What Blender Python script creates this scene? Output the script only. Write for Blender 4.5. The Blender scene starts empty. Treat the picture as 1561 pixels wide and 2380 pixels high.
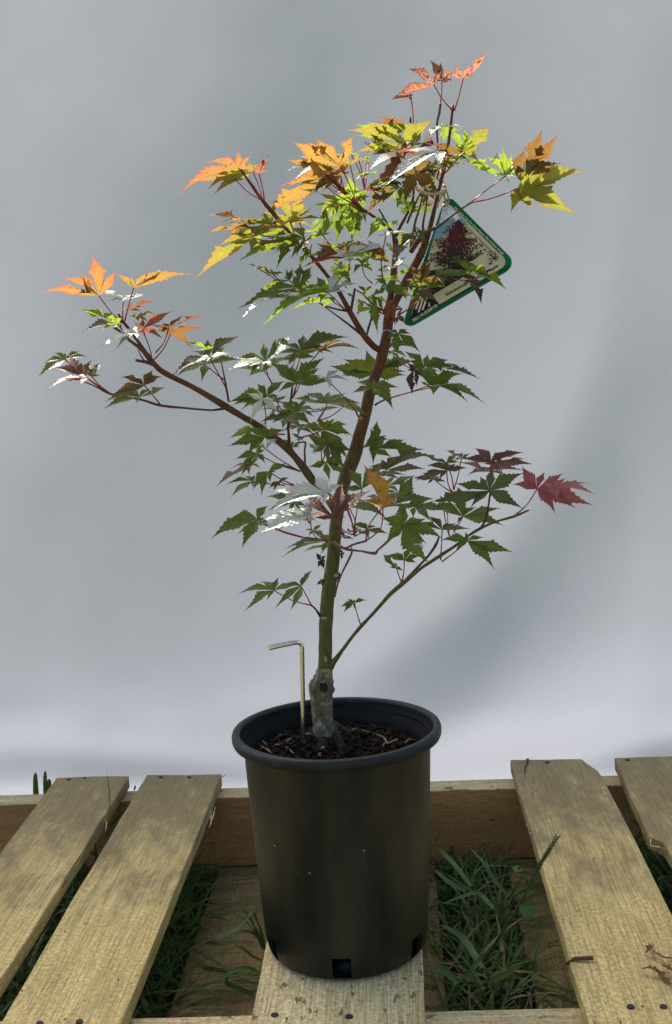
import bpy, bmesh, math, random
from mathutils import Vector, Matrix, noise
random.seed(7)
R = math.radians
SC = bpy.context.scene
COL = SC.collection

# ------------------------------------------------------------------ camera
CAM = Vector((0.07260, -1.14207, 0.59568))
CR = Vector((0.99756359, 0.04718875, -0.05138192))
CU = Vector((0.04480245, 0.13122345, 0.99033991))
CF = Vector((-0.05347542, 0.99022908, -0.12878956))
FL = 2734.6          # focal length in units of a 1561 x 2380 picture
cd = bpy.data.cameras.new('camera'); cam = bpy.data.objects.new('camera', cd); COL.objects.link(cam)
m = Matrix((CR, CU, -CF)).transposed().to_4x4(); m.translation = CAM; cam.matrix_world = m
cd.sensor_fit = 'VERTICAL'; cd.sensor_height = 24; cd.lens = FL / 2380 * 24
cd.clip_start = 0.05; cd.clip_end = 500
SC.camera = cam

# ------------------------------------------------------------------ light
SUN_EL, SUN_AZ = R(47), R(-25)        # behind the cloth, a little to the left
w = bpy.data.worlds.new('World'); SC.world = w; w.use_nodes = True
nt = w.node_tree; nt.nodes.clear()
sky = nt.nodes.new('ShaderNodeTexSky'); sky.sky_type = 'NISHITA'; sky.sun_disc = False
sky.sun_elevation = SUN_EL; sky.sun_rotation = SUN_AZ; sky.air_density = 0.7; sky.dust_density = 4.0; sky.ozone_density = 0.6
bg = nt.nodes.new('ShaderNodeBackground'); bg.inputs[1].default_value = 0.15
wo = nt.nodes.new('ShaderNodeOutputWorld'); nt.links.new(sky.outputs[0], bg.inputs[0]); nt.links.new(bg.outputs[0], wo.inputs[0])
sd = bpy.data.lights.new('sun', 'SUN'); sd.energy = 5.0; sd.angle = R(0.5); sd.color = (1, .95, .86)
so = bpy.data.objects.new('sun', sd); COL.objects.link(so)
SDIR = Vector((math.sin(SUN_AZ) * math.cos(SUN_EL), math.cos(SUN_AZ) * math.cos(SUN_EL), math.sin(SUN_EL)))
so.rotation_euler = SDIR.to_track_quat('Z', 'Y').to_euler()
so.location = SDIR * 6
SC.view_settings.view_transform = 'Standard'; SC.view_settings.look = 'None'
SC.view_settings.exposure = 1.35; SC.view_settings.gamma = 1

# ------------------------------------------------------------------ where things of the photograph stand
def P(x, y, Y):
    d = CF + CR * ((x - 780.5) / FL) - CU * ((y - 1190) / FL)
    return CAM + d * ((Y - CAM.y) / d.y)
def PZ(x, y, z):
    d = CF + CR * ((x - 780.5) / FL) - CU * ((y - 1190) / FL)
    return CAM + d * ((z - CAM.z) / d.z)
ZM = {'A': (600, 150, .5125), 'B': (1300, 150, .6086), 'C': (100, 850, .5125), 'D': (700, 850, .5125),
      'E': (1300, 650, .4484), 'F': (1150, 1150, .4805), 'G': (700, 1550, .5125), 'H': (1400, 1600, .5766),
      'I': (850, 2300, .5125), 'J': (1250, 850, .3203), 'K': (950, 450, .3203), 'M': (1300, 400, .3523),
      'N': (950, 1700, .3844), 'L': (1500, 650, .2883), '2': (0, 2750, .6406), '3': (800, 2850, .5766),
      '4': (1550, 2750, .6086), 'd': (0, 0, 1.6015)}
def px(z, x, y):
    a, b, s = ZM[z]; return (a + x * s) / 1.6015, (b + y * s) / 1.6015
def PP(z, x, y, Y): return P(*px(z, x, y), Y)

# ------------------------------------------------------------------ materials
def mat(name): 
    m = bpy.data.materials.new(name); m.use_nodes = True
    n = m.node_tree; n.nodes.clear(); return m, n
def nd(n, t, **k):
    o = n.nodes.new(t)
    for a, b in k.items():
        if a[0] == 'i' and a[1:].isdigit(): o.inputs[int(a[1:])].default_value = b
        else: setattr(o, a, b)
    return o
def ramp(n, stops, interp='LINEAR'):
    r = nd(n, 'ShaderNodeValToRGB'); cr = r.color_ramp; cr.interpolation = interp
    while len(cr.elements) < len(stops): cr.elements.new(.5)
    for e, (p, c) in zip(cr.elements, stops):
        e.position = p; e.color = (c[0], c[1], c[2], 1) if not isinstance(c, (int, float)) else (c, c, c, 1)
    return r
def mix(n, fac, a, b, mode='MIX'):
    x = nd(n, 'ShaderNodeMix', data_type='RGBA', blend_type=mode)
    for s, v in ((x.inputs[0], fac), (x.inputs[6], a), (x.inputs[7], b)):
        if hasattr(v, 'is_linked') or hasattr(v, 'links'): n.links.new(v, s)
        elif isinstance(v, (int, float)): s.default_value = v if s == x.inputs[0] else (v, v, v, 1)
        else: s.default_value = (*v[:3], 1)
    return x.outputs[2]
def noi(n, scale, detail=4, rough=.6, vec=None, dist=0):
    t = nd(n, 'ShaderNodeTexNoise'); t.inputs['Scale'].default_value = scale
    t.inputs['Detail'].default_value = detail; t.inputs['Roughness'].default_value = rough
    t.inputs['Distortion'].default_value = dist
    if vec: n.links.new(vec, t.inputs['Vector'])
    return t.outputs[0]
def mapped(n, scale, kind='Object', rot=(0, 0, 0)):
    c = nd(n, 'ShaderNodeTexCoord'); mp = nd(n, 'ShaderNodeMapping'); mp.inputs['Scale'].default_value = scale
    mp.inputs['Rotation'].default_value = rot
    n.links.new(c.outputs[kind], mp.inputs[0]); return mp.outputs[0]
def bump(n, h, dist, strength=1):
    b = nd(n, 'ShaderNodeBump'); b.inputs['Distance'].default_value = dist; b.inputs['Strength'].default_value = strength
    n.links.new(h, b.inputs['Height']); return b.outputs[0]
def pbsdf(n, col, rough=.6, spec=.5, nrm=None, metal=0):
    b = nd(n, 'ShaderNodeBsdfPrincipled')
    if hasattr(col, 'links'): n.links.new(col, b.inputs['Base Color'])
    else: b.inputs['Base Color'].default_value = (*col, 1)
    if hasattr(rough, 'links'): n.links.new(rough, b.inputs['Roughness'])
    else: b.inputs['Roughness'].default_value = rough
    b.inputs['Specular IOR Level'].default_value = spec; b.inputs['Metallic'].default_value = metal
    if nrm: n.links.new(nrm, b.inputs['Normal'])
    return b.outputs[0]
def out(n, s):
    o = nd(n, 'ShaderNodeOutputMaterial'); n.links.new(s, o.inputs[0])
def simple(name, col, rough=.6, spec=.5, var=.25, scale=60, bd=0, metal=0):
    m, n = mat(name); v = noi(n, scale, 4, .6, mapped(n, (1, 1, 1)))
    r = ramp(n, ((.3, tuple(c * (1 - var) for c in col)), (.7, tuple(min(1, c * (1 + var)) for c in col))))
    n.links.new(v, r.inputs[0])
    out(n, pbsdf(n, r.outputs[0], rough, spec, bump(n, v, bd) if bd else None, metal)); return m

def leaf_mat(name, cen, edge, tcen, tedge, spots=.0, spotcol=(.03, .012, .006), rough=.42, tmix=.5):
    m, n = mat(name)
    uv = nd(n, 'ShaderNodeUVMap'); sp = nd(n, 'ShaderNodeSeparateXYZ'); n.links.new(uv.outputs[0], sp.inputs[0])
    def mth(op, a, b=None):
        x = nd(n, 'ShaderNodeMath', operation=op)
        for i, v in enumerate((a, b)):
            if v is None: continue
            if hasattr(v, 'links'): n.links.new(v, x.inputs[i])
            else: x.inputs[i].default_value = v
        return x.outputs[0]
    au = mth('ABSOLUTE', mth('SUBTRACT', mth('MULTIPLY', sp.outputs[0], 2), 1))      # 0 midrib .. 1 margin
    v = sp.outputs[1]
    ns = noi(n, 140, 4, .65, mapped(n, (1, 1, 1)))
    ns2 = noi(n, 420, 3, .6, mapped(n, (1, 1, 1)))
    oi = nd(n, 'ShaderNodeObjectInfo')
    e = mth('ADD', mth('MULTIPLY', mth('MULTIPLY', au, au), .42), mth('MULTIPLY', v, .62))
    e = mth('ADD', e, mth('MULTIPLY', mth('SUBTRACT', ns, .5), .9))
    e = mth('ADD', e, mth('MULTIPLY', mth('SUBTRACT', oi.outputs['Random'], .5), .45))
    er = ramp(n, ((.3, 0.), (.95, 1.))); n.links.new(e, er.inputs[0])
    # side veins, raked towards the tip, and the midrib
    ph = mth('SUBTRACT', mth('MULTIPLY', v, 62), mth('MULTIPLY', au, 15))
    vein = mth('POWER', mth('MULTIPLY', mth('ADD', mth('SINE', ph), 1), .5), 7)
    mid = nd(n, 'ShaderNodeMapRange'); mid.inputs[1].default_value = .0; mid.inputs[2].default_value = .09
    mid.inputs[3].default_value = 1; mid.inputs[4].default_value = 0; n.links.new(au, mid.inputs[0])
    vm = mth('MAXIMUM', mth('MULTIPLY', vein, .35), mid.outputs[0])
    def build(c, ed, vf):
        a = mix(n, er.outputs[0], c, ed)
        a = mix(n, mth('MULTIPLY', vm, vf), a, tuple(min(1, k * 1.9 + .02) for k in c))
        a = mix(n, .35, a, ramp_noise(a), 'MULTIPLY') if False else a
        hv = nd(n, 'ShaderNodeHueSaturation'); n.links.new(a, hv.inputs['Color'])
        n.links.new(mth('ADD', .75, mth('MULTIPLY', ns2, .5)), hv.inputs['Value'])
        a = hv.outputs[0]
        if spots:
            sr = ramp(n, ((.70 - spots * .2, 0.), (.78 - spots * .2, .85)))
            n.links.new(noi(n, 230, 3, .6, mapped(n, (1, 1, 1.1))), sr.inputs[0])
            a = mix(n, sr.outputs[0], a, spotcol)
        return a
    nb = bump(n, mth('ADD', mth('MULTIPLY', vm, -1), mth('MULTIPLY', ns2, 1.1)), .0004)
    s1 = pbsdf(n, build(cen, edge, .45), rough, .4, nb)
    t = nd(n, 'ShaderNodeBsdfTranslucent'); n.links.new(build(tcen, tedge, .4), t.inputs[0]); n.links.new(nb, t.inputs[1])
    mx = nd(n, 'ShaderNodeMixShader'); mx.inputs[0].default_value = tmix
    n.links.new(s1, mx.inputs[1]); n.links.new(t.outputs[0], mx.inputs[2]); out(n, mx.outputs[0]); return m

G_ = (.045, .085, .022); DG = (.05, .045, .02)
LM = {
 'G': leaf_mat('leaf_green', (.080, .118, .016), (.088, .088, .018), (.20, .28, .02), (.20, .17, .02)),
 'D': leaf_mat('leaf_green_bronze', (.075, .085, .018), (.12, .05, .022), (.15, .20, .03), (.20, .07, .03)),
 'P': leaf_mat('leaf_purple', (.12, .05, .03), (.15, .055, .04), (.22, .08, .04), (.26, .08, .05), .15),
 'R': leaf_mat('leaf_red', (.28, .09, .08), (.24, .12, .11), (.42, .08, .06), (.35, .10, .09)),
 'O': leaf_mat('leaf_orange', (.34, .18, .03), (.36, .10, .05), (.34, .20, .045), (.40, .11, .06), .36),
 'Y': leaf_mat('leaf_yellow', (.26, .25, .03), (.34, .17, .035), (.25, .25, .035), (.40, .18, .04), .24),
 'L': leaf_mat('leaf_lime', (.15, .24, .03), (.18, .20, .03), (.24, .36, .03), (.30, .30, .03)),
 'M': leaf_mat('leaf_maroon', (.09, .07, .025), (.16, .045, .025), (.20, .12, .025), (.30, .07, .025), .16),
 'W': leaf_mat('leaf_green_glare', (.42, .43, .32), (.44, .40, .32), (.26, .36, .08), (.32, .30, .10), 0, rough=.33, tmix=.22),  # green leaf, sun glare put into its colour as a pale tone
 'K': leaf_mat('leaf_dried', (.06, .03, .018), (.03, .014, .01), (.12, .05, .02), (.08, .03, .015), .3),
 'S': leaf_mat('leaf_scorched', (.36, .14, .08), (.10, .035, .03), (.46, .18, .10), (.12, .035, .025), .8),
}

# wood -----------------------------------------------------------
def wood(name, base, dark, grey, greyamt, fine=1.0, pit=.68):
    m, n = mat(name)
    v1 = mapped(n, (9, 1.1, 9)); v2 = mapped(n, (420, 14, 420)); v3 = mapped(n, (1, 1, 1))
    oi = nd(n, 'ShaderNodeObjectInfo')
    vm = nd(n, 'ShaderNodeVectorMath', operation='ADD'); n.links.new(v1, vm.inputs[0])
    sc = nd(n, 'ShaderNodeMath', operation='MULTIPLY'); n.links.new(oi.outputs['Random'], sc.inputs[0]); sc.inputs[1].default_value = 40
    n.links.new(sc.outputs[0], vm.inputs[1])
    g1 = noi(n, 2.2, 5, .6, vm.outputs[0], .6); g2 = noi(n, 1, 5, .65, v2); fuzz = noi(n, 210, 5, .75, v3)
    big = noi(n, 15, 7, .72, mapped(n, (1, .5, 1)))
    r = ramp(n, ((.25, dark), (.62, base), (.85, tuple(min(1, c * 1.18) for c in base)))); n.links.new(g1, r.inputs[0])
    c = r.outputs[0]
    fr = ramp(n, ((.36, .50), (.64, 1.28))); n.links.new(fuzz, fr.inputs[0]); c = mix(n, .75 * fine, c, fr.outputs[0], 'MULTIPLY')
    gr2 = ramp(n, ((.38, .52), (.58, 1.12))); n.links.new(g2, gr2.inputs[0]); c = mix(n, .7, c, gr2.outputs[0], 'MULTIPLY')
    # weathered grey that gathers in patches, more towards the far ends (world y)
    geo = nd(n, 'ShaderNodeNewGeometry'); sp = nd(n, 'ShaderNodeSeparateXYZ'); n.links.new(geo.outputs['Position'], sp.inputs[0])
    mr = nd(n, 'ShaderNodeMapRange'); n.links.new(sp.outputs[1], mr.inputs[0])
    mr.inputs[1].default_value = .0; mr.inputs[2].default_value = .5; mr.inputs[3].default_value = -.12; mr.inputs[4].default_value = .20
    ad = nd(n, 'ShaderNodeMath', operation='ADD'); fz = nd(n, 'ShaderNodeMath', operation='MULTIPLY_ADD'); n.links.new(fuzz, fz.inputs[0]); fz.inputs[1].default_value = .55
    n.links.new(big, fz.inputs[2]); fs = nd(n, 'ShaderNodeMath', operation='SUBTRACT'); n.links.new(fz.outputs[0], fs.inputs[0]); fs.inputs[1].default_value = .275
    n.links.new(fs.outputs[0], ad.inputs[0]); n.links.new(mr.outputs[0], ad.inputs[1])
    pr = ramp(n, ((.44, 0.), (.63, 1.))); n.links.new(ad.outputs[0], pr.inputs[0])
    pm = nd(n, 'ShaderNodeMath', operation='MULTIPLY'); n.links.new(pr.outputs[0], pm.inputs[0]); pm.inputs[1].default_value = greyamt
    c = mix(n, pm.outputs[0], c, grey)
    # dark pits
    pt = ramp(n, ((pit, 0.), (pit + .03, 1.))); n.links.new(noi(n, 120, 3, .6, mapped(n, (1, .35, 1))), pt.inputs[0])
    c = mix(n, pt.outputs[0], c, tuple(k * .35 for k in dark))
    # knots: a few cells get a dark eye with a paler ring
    vo = nd(n, 'ShaderNodeTexVoronoi'); vo.inputs['Scale'].default_value = 1; n.links.new(mapped(n, (13, 6.5, 1)), vo.inputs['Vector'])
    kr = ramp(n, ((.05, 1.), (.10, .15), (.13, .55), (.17, 0.))); n.links.new(vo.outputs['Distance'], kr.inputs[0])
    sc2 = nd(n, 'ShaderNodeSeparateXYZ'); n.links.new(vo.outputs['Color'], sc2.inputs[0])
    gt = nd(n, 'ShaderNodeMath', operation='GREATER_THAN'); n.links.new(sc2.outputs[0], gt.inputs[0]); gt.inputs[1].default_value = .80
    km = nd(n, 'ShaderNodeMath', operation='MULTIPLY'); n.links.new(kr.outputs[0], km.inputs[0]); n.links.new(gt.outputs[0], km.inputs[1])
    c = mix(n, km.outputs[0], c, tuple(k * .45 for k in dark))
    tv = nd(n, 'ShaderNodeMapRange'); n.links.new(oi.outputs['Random'], tv.inputs[0]); tv.inputs[3].default_value = .88; tv.inputs[4].default_value = 1.06
    hs_ = nd(n, 'ShaderNodeHueSaturation'); n.links.new(c, hs_.inputs['Color']); n.links.new(tv.outputs[0], hs_.inputs['Value']); c = hs_.outputs[0]
    hh = nd(n, 'ShaderNodeMath', operation='ADD'); n.links.new(fuzz, hh.inputs[0]); n.links.new(g2, hh.inputs[1])
    out(n, pbsdf(n, c, .8, .25, bump(n, hh.outputs[0], .0009))); return m
WOOD = wood('board_wood', (.80, .60, .225), (.50, .35, .115), (.18, .13, .07), .74)
WOOD_PALE = wood('board_wood_pale', (.80, .62, .29), (.58, .43, .18), (.34, .28, .17), .35, 1, .61)
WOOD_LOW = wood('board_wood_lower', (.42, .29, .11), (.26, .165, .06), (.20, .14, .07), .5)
WOOD_RED = wood('stringer_wood', (.74, .36, .10), (.44, .16, .04), (.32, .20, .08), .5)
NAIL = simple('nail_steel', (.045, .036, .03), .7, .3, .4, 300, .0003, .2)
RUST = simple('nail_rust', (.10, .045, .02), .8, .3, .4, 300, .0003)

# pot plastic
m_, n_ = mat('pot_plastic')
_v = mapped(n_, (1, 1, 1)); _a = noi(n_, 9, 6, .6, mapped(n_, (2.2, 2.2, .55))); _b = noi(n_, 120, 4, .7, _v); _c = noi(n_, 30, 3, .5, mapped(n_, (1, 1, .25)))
_r = ramp(n_, ((.42, (.0035, .0050, .0040)), (.58, (.019, .0165, .0075)), (.78, (.046, .037, .014)))); n_.links.new(_a, _r.inputs[0])  # brown streaks: dusty film, and a bronze sheen put into the colour
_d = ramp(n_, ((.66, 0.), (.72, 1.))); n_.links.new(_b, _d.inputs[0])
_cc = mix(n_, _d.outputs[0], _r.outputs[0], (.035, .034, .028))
_rr = ramp(n_, ((.3, .33), (.7, .52))); n_.links.new(_c, _rr.inputs[0])
out(n_, pbsdf(n_, _cc, _rr.outputs[0], .38, bump(n_, _b, .00015)))
POT = m_
m_, n_ = mat('pot_rim_plastic')
_v = mapped(n_, (1, 1, 1)); _b = noi(n_, 60, 6, .75, _v)
_r = ramp(n_, ((.35, (.006, .0075, .007)), (.58, (.013, .016, .0145)), (.78, (.06, .062, .052)))); n_.links.new(_b, _r.inputs[0])
out(n_, pbsdf(n_, _r.outputs[0], .5, .28, bump(n_, _b, .0004))); RIM = m_
POTIN = simple('pot_inner_plastic', (.006, .0075, .007), .7, .12, .3, 90, .0002)

# bark: olive below, red brown above
m_, n_ = mat('bark')
_geo = nd(n_, 'ShaderNodeNewGeometry'); _sp = nd(n_, 'ShaderNodeSeparateXYZ'); n_.links.new(_geo.outputs['Position'], _sp.inputs[0])
_mr = nd(n_, 'ShaderNodeMapRange'); n_.links.new(_sp.outputs[2], _mr.inputs[0])
_mr.inputs[1].default_value = .20; _mr.inputs[2].default_value = .62
_r = ramp(n_, ((0., (.10, .085, .05)), (.20, (.11, .095, .05)), (.24, (.085, .088, .022)), (.55, (.085, .075, .020)), (.75, (.105, .055, .018)), (1., (.11, .042, .018))))
n_.links.new(_mr.outputs[0], _r.inputs[0])
_f = noi(n_, 260, 5, .7, mapped(n_, (1, 1, .35))); _fr = ramp(n_, ((.3, .55), (.7, 1.5))); n_.links.new(_f, _fr.inputs[0])
_c = mix(n_, .9, _r.outputs[0], _fr.outputs[0], 'MULTIPLY')
_l = ramp(n_, ((.66, 0.), (.70, 1.))); n_.links.new(noi(n_, 170, 3, .6, mapped(n_, (1, 1, 3))), _l.inputs[0])
_c = mix(n_, _l.outputs[0], _c, (.14, .12, .07))
out(n_, pbsdf(n_, _c, .6, .2, bump(n_, _f, .0007))); BARK = m_
m_, n_ = mat('bark_rough')
_f = noi(n_, 120, 6, .7, mapped(n_, (1, 1, .6)), .8); _r = ramp(n_, ((.35, (.05, .04, .022)), (.55, (.14, .12, .065)), (.66, (.34, .30, .20)), (.8, (.16, .14, .08)))); n_.links.new(_f, _r.inputs[0])
out(n_, pbsdf(n_, _r.outputs[0], .8, .3, bump(n_, _f, .002))); BARKR = m_
TWIG = simple('twig_bark', (.095, .028, .018), .5, .4, .35, 200, .0003)
SCAR = simple('graft_scar', (.26, .19, .05), .7, .3, .35, 260, .0005)
SCARP = simple('leaf_scar', (.30, .25, .16), .7, .3, .35, 260, .0004)
m_, n_ = mat('petiole_red')
_t = nd(n_, 'ShaderNodeBsdfTranslucent'); _t.inputs[0].default_value = (.55, .03, .05, 1)
_mx = nd(n_, 'ShaderNodeMixShader'); _mx.inputs[0].default_value = .3
n_.links.new(pbsdf(n_, (.36, .025, .035), .4, .4), _mx.inputs[1]); n_.links.new(_t.outputs[0], _mx.inputs[2]); out(n_, _mx.outputs[0]); PETI = m_
STEEL = simple('hex_key_steel', (.62, .60, .56), .22, .5, .12, 80, 0, 1)
SOIL = simple('potting_soil', (.012, .008, .005), .95, .1, .6, 220, .003)
CHIP = simple('bark_chip', (.017, .011, .007), .9, .1, .6, 90, .0005)
STRAW = simple('straw', (.19, .145, .075), .7, .3, .4, 120)
ROOT = simple('root_crown', (.024, .015, .009), .9, .2, .5, 160, .0015)
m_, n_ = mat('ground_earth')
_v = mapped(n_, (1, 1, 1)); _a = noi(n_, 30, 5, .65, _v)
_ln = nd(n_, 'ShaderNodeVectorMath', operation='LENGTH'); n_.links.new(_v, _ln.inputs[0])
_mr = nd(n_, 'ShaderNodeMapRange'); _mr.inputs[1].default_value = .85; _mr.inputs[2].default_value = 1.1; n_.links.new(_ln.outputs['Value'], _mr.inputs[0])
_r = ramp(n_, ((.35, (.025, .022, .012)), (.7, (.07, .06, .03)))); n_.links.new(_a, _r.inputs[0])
_r2 = ramp(n_, ((.35, (.12, .115, .055)), (.7, (.22, .20, .11)))); n_.links.new(_a, _r2.inputs[0])  # outer ground, out of view, made paler to bounce light onto cloth and pot
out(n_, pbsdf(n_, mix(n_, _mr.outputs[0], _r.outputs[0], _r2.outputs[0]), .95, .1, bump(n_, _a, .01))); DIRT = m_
def grass_mat(name, a, b):
    m, n = mat(name); oi = noi(n, 14, 3, .6, mapped(n, (1, 1, 1)))
    r = ramp(n, ((.35, a), (.65, b))); n.links.new(oi, r.inputs[0])
    t = nd(n, 'ShaderNodeBsdfTranslucent'); n.links.new(r.outputs[0], t.inputs[0])
    mx = nd(n, 'ShaderNodeMixShader'); mx.inputs[0].default_value = .35
    n.links.new(pbsdf(n, r.outputs[0], .45, .45), mx.inputs[1]); n.links.new(t.outputs[0], mx.inputs[2]); out(n, mx.outputs[0]); return m
GRASS = grass_mat('grass_blade', (.045, .10, .010), (.09, .18, .022))
GRASS2 = grass_mat('weed_leaf', (.05, .12, .016), (.10, .19, .03))
STEM = grass_mat('seed_stem', (.05, .12, .025), (.10, .16, .04))
# cloth
m_, n_ = mat('white_cloth')
_v = mapped(n_, (1, 1, 1), 'UV'); _w = noi(n_, 900, 2, .5, _v); _w2 = noi(n_, 5, 4, .55, _v)
_r = ramp(n_, ((.3, (.215, .258, .220)), (.7, (.240, .276, .240)))); n_.links.new(_w2, _r.inputs[0])
_g = noi(n_, 420, 2, .5, mapped(n_, (1, 1, 1))); _gr = ramp(n_, ((.3, .90), (.7, 1.0))); n_.links.new(_g, _gr.inputs[0])
_cl = mix(n_, 1., _r.outputs[0], _gr.outputs[0], 'MULTIPLY')
_nb = bump(n_, _g, .0012)
_s = pbsdf(n_, _cl, .85, .2, _nb)
_t = nd(n_, 'ShaderNodeBsdfTranslucent'); _t.inputs[0].default_value = (.68, .712, .83, 1)
_mx = nd(n_, 'ShaderNodeMixShader'); _mx.inputs[0].default_value = .14
n_.links.new(_s, _mx.inputs[1]); n_.links.new(_t.outputs[0], _mx.inputs[2]); out(n_, _mx.outputs[0]); CLOTH = m_

# ------------------------------------------------------------------ object helpers
def link(name, me, m=None, parent=None, smooth=False, loc=None):
    """mesh in world coordinates -> object with its origin at loc, child of parent"""
    if loc is not None: me.transform(Matrix.Translation(-Vector(loc)))
    o = bpy.data.objects.new(name, me); COL.objects.link(o)
    if loc is not None: o.location = loc
    if m:
        for k in (m if isinstance(m, (list, tuple)) else [m]): me.materials.append(k)
    if smooth:
        for p in me.polygons: p.use_smooth = True
    if parent: setp(o, parent)
    return o
def wloc(o):
    v = Vector(o.location); p = o.parent
    while p: v += p.location; p = p.parent
    return v
def setp(o, p):
    o.location = Vector(o.location) - wloc(p); o.parent = p
def pyd(v, f, mi=None):
    me = bpy.data.meshes.new('mesh'); me.from_pydata([tuple(a) for a in v], [], f); 
    if mi: me.polygons.foreach_set('material_index', mi)
    me.update(); return me
def thing(name, label, cat, loc, group=None):
    o = bpy.data.objects.new(name, None); COL.objects.link(o); o.location = loc; o.empty_display_size = .05
    o['label'] = label; o['category'] = cat
    if group: o['group'] = group
    return o
def tag(o, label=None, cat=None, group=None, kind=None):
    if label: o['label'] = label
    if cat: o['category'] = cat
    if group: o['group'] = group
    if kind: o['kind'] = kind
    return o
def smoothpath(pts, rs, sub=4):
    """catmull-rom"""
    n = len(pts); P_, R_ = [], []
    for i in range(n - 1):
        p0, p1, p2, p3 = pts[max(0, i - 1)], pts[i], pts[i + 1], pts[min(n - 1, i + 2)]
        for j in range(sub):
            t = j / sub
            P_.append(.5 * ((2 * p1) + (p2 - p0) * t + (2 * p0 - 5 * p1 + 4 * p2 - p3) * t * t + (3 * p1 - p0 - 3 * p2 + p3) * t ** 3))
            R_.append(rs[i] * (1 - t) + rs[i + 1] * t)
    P_.append(pts[-1]); R_.append(rs[-1]); return P_, R_
def tube(pts, rs, sides=8, rough=0, cap=True, V=None, F=None, seed=0, flat=1):
    V = [] if V is None else V; F = [] if F is None else F
    n = len(pts); t = (pts[1] - pts[0]).normalized()
    a = t.orthogonal().normalized(); base = len(V)
    for i in range(n):
        tt = (pts[min(n - 1, i + 1)] - pts[max(0, i - 1)]).normalized()
        a = (a - tt * a.dot(tt)).normalized(); b = tt.cross(a)
        for k in range(sides):
            th = 2 * math.pi * k / sides; d = a * math.cos(th) + b * math.sin(th) * flat
            r = rs[i]
            if rough: r *= 1 + rough * noise.noise((pts[i] + d * rs[i]) * (1.2 / max(.004, rs[i])) + Vector((seed, 0, 0)))
            V.append(pts[i] + d * r)
    for i in range(n - 1):
        for k in range(sides):
            k2 = (k + 1) % sides
            F.append((base + i * sides + k, base + i * sides + k2, base + (i + 1) * sides + k2, base + (i + 1) * sides + k))
    if cap:
        F.append(tuple(base + k for k in range(sides))[::-1]); F.append(tuple(base + (n - 1) * sides + k for k in range(sides)))
    return V, F
def ribbon(pts, ws, nrm, V, F, fold=.25):
    """a grass blade: folded strip along pts"""
    b = len(V); n = len(pts)
    for i in range(n):
        t = (pts[min(n - 1, i + 1)] - pts[max(0, i - 1)]).normalized()
        s = t.cross(nrm); s = s.normalized() if s.length > 1e-6 else t.orthogonal().normalized()
        u = s.cross(t)
        V += [pts[i] - s * ws[i] + u * ws[i] * fold, pts[i].copy(), pts[i] + s * ws[i] + u * ws[i] * fold]
    for i in range(n - 1):
        q = b + i * 3
        F += [(q, q + 1, q + 4, q + 3), (q + 1, q + 2, q + 5, q + 4)]

# ------------------------------------------------------------------ ground and cloth
GZ = -0.143
def grid(nx, ny, fn):
    V = [fn(i / nx, j / ny) for j in range(ny + 1) for i in range(nx + 1)]
    F = [(j * (nx + 1) + i, j * (nx + 1) + i + 1, (j + 1) * (nx + 1) + i + 1, (j + 1) * (nx + 1) + i) for j in range(ny) for i in range(nx)]
    return V, F
def gfn(u, v):
    s = lambda t: math.copysign(abs(2 * t - 1) ** 3, 2 * t - 1) * 60
    x, y = s(u), s(v); return Vector((x, y, GZ + .008 * noise.noise(Vector((x * 6, y * 6, 0)))))
V, F = grid(90, 90, gfn)
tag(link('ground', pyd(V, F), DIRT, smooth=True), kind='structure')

def ss(t): t = max(0., min(1., t)); return t * t * (3 - 2 * t)
def lerpline(x, pts):
    if x <= pts[0][0]: (xa, za), (xb, zb) = pts[0], pts[1]
    elif x >= pts[-1][0]: (xa, za), (xb, zb) = pts[-2], pts[-1]
    else:
        for (xa, za), (xb, zb) in zip(pts, pts[1:]):
            if xa <= x <= xb: break
    return za + (zb - za) * (x - xa) / (xb - xa)
FOLD1 = [(-.75, -.16), (-.30, -.105), (-.12, -.06), (.06, .015), (.27, .16), (.42, .34), (.52, .56), (.60, .90), (.70, 1.5)]
FOLD2 = [(.10, -.16), (.28, -.115), (.50, -.055), (.9, .03)]
FOLD3 = [(-.80, -.055), (-.45, -.075), (-.1, -.10)]
def cloth_d(x, z):
    """how far the slack folds of the cloth stand towards the camera"""
    d = 0
    zl = sum(lerpline(x + q, FOLD1) for q in (-.12, -.06, 0, .06, .12)) / 5 + .02; m_ = (lerpline(x + .08, FOLD1) - lerpline(x - .08, FOLD1)) / .16; s = (zl - z) / math.sqrt(1 + m_ * m_)
    k = (.25 + .75 * ss((x + .35) / .5)) * (1 - .75 * ss((z - .35) / .6)); wd = .19 + .14 * ss((x - .1) / .5)
    d += .070 * k * (ss((s + wd * .5) / wd) - ss((s - wd * .3) / (.30 + .3 * k)))
    zl = lerpline(x, FOLD2); s = zl - z; k = ss((x - .10) / .35)
    d += .036 * k * (ss((s + .035) / .07) - ss((s - .02) / .14))
    zl = lerpline(x, FOLD3); s = zl - z; k = 1 - ss((x + .35) / .35)
    d += .024 * k * (ss((s + .04) / .08) - ss((s - .03) / .06))
    d += .030 * math.sin(x * 4.4 - z * 1.9 + 2.1) + .010 * math.sin(x * 8 + z * 3.1 + 2.2)
    d += .055 * noise.noise(Vector((x * 1.4, z * 1.1, 3))) + .012 * noise.noise(Vector((x * 3.6, z * 2.6, 8)))
    d += .0020 * noise.noise(Vector((x * 11, z * 7, 2))) + .007 * (1 - ss((z + .04) / .16)) * noise.noise(Vector((x * 7, z * 13, 2)))
    return d
ZTOP = 2.05
SLOPE = [(-.15, -.6), (-.06, -.42), (.08, .10), (.25, .25), (.6, .28), (1.0, .37), (1.3, .36), (1.6, .15), (1.8, 0), (2.3, 0)]
YT = [.802]
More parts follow.
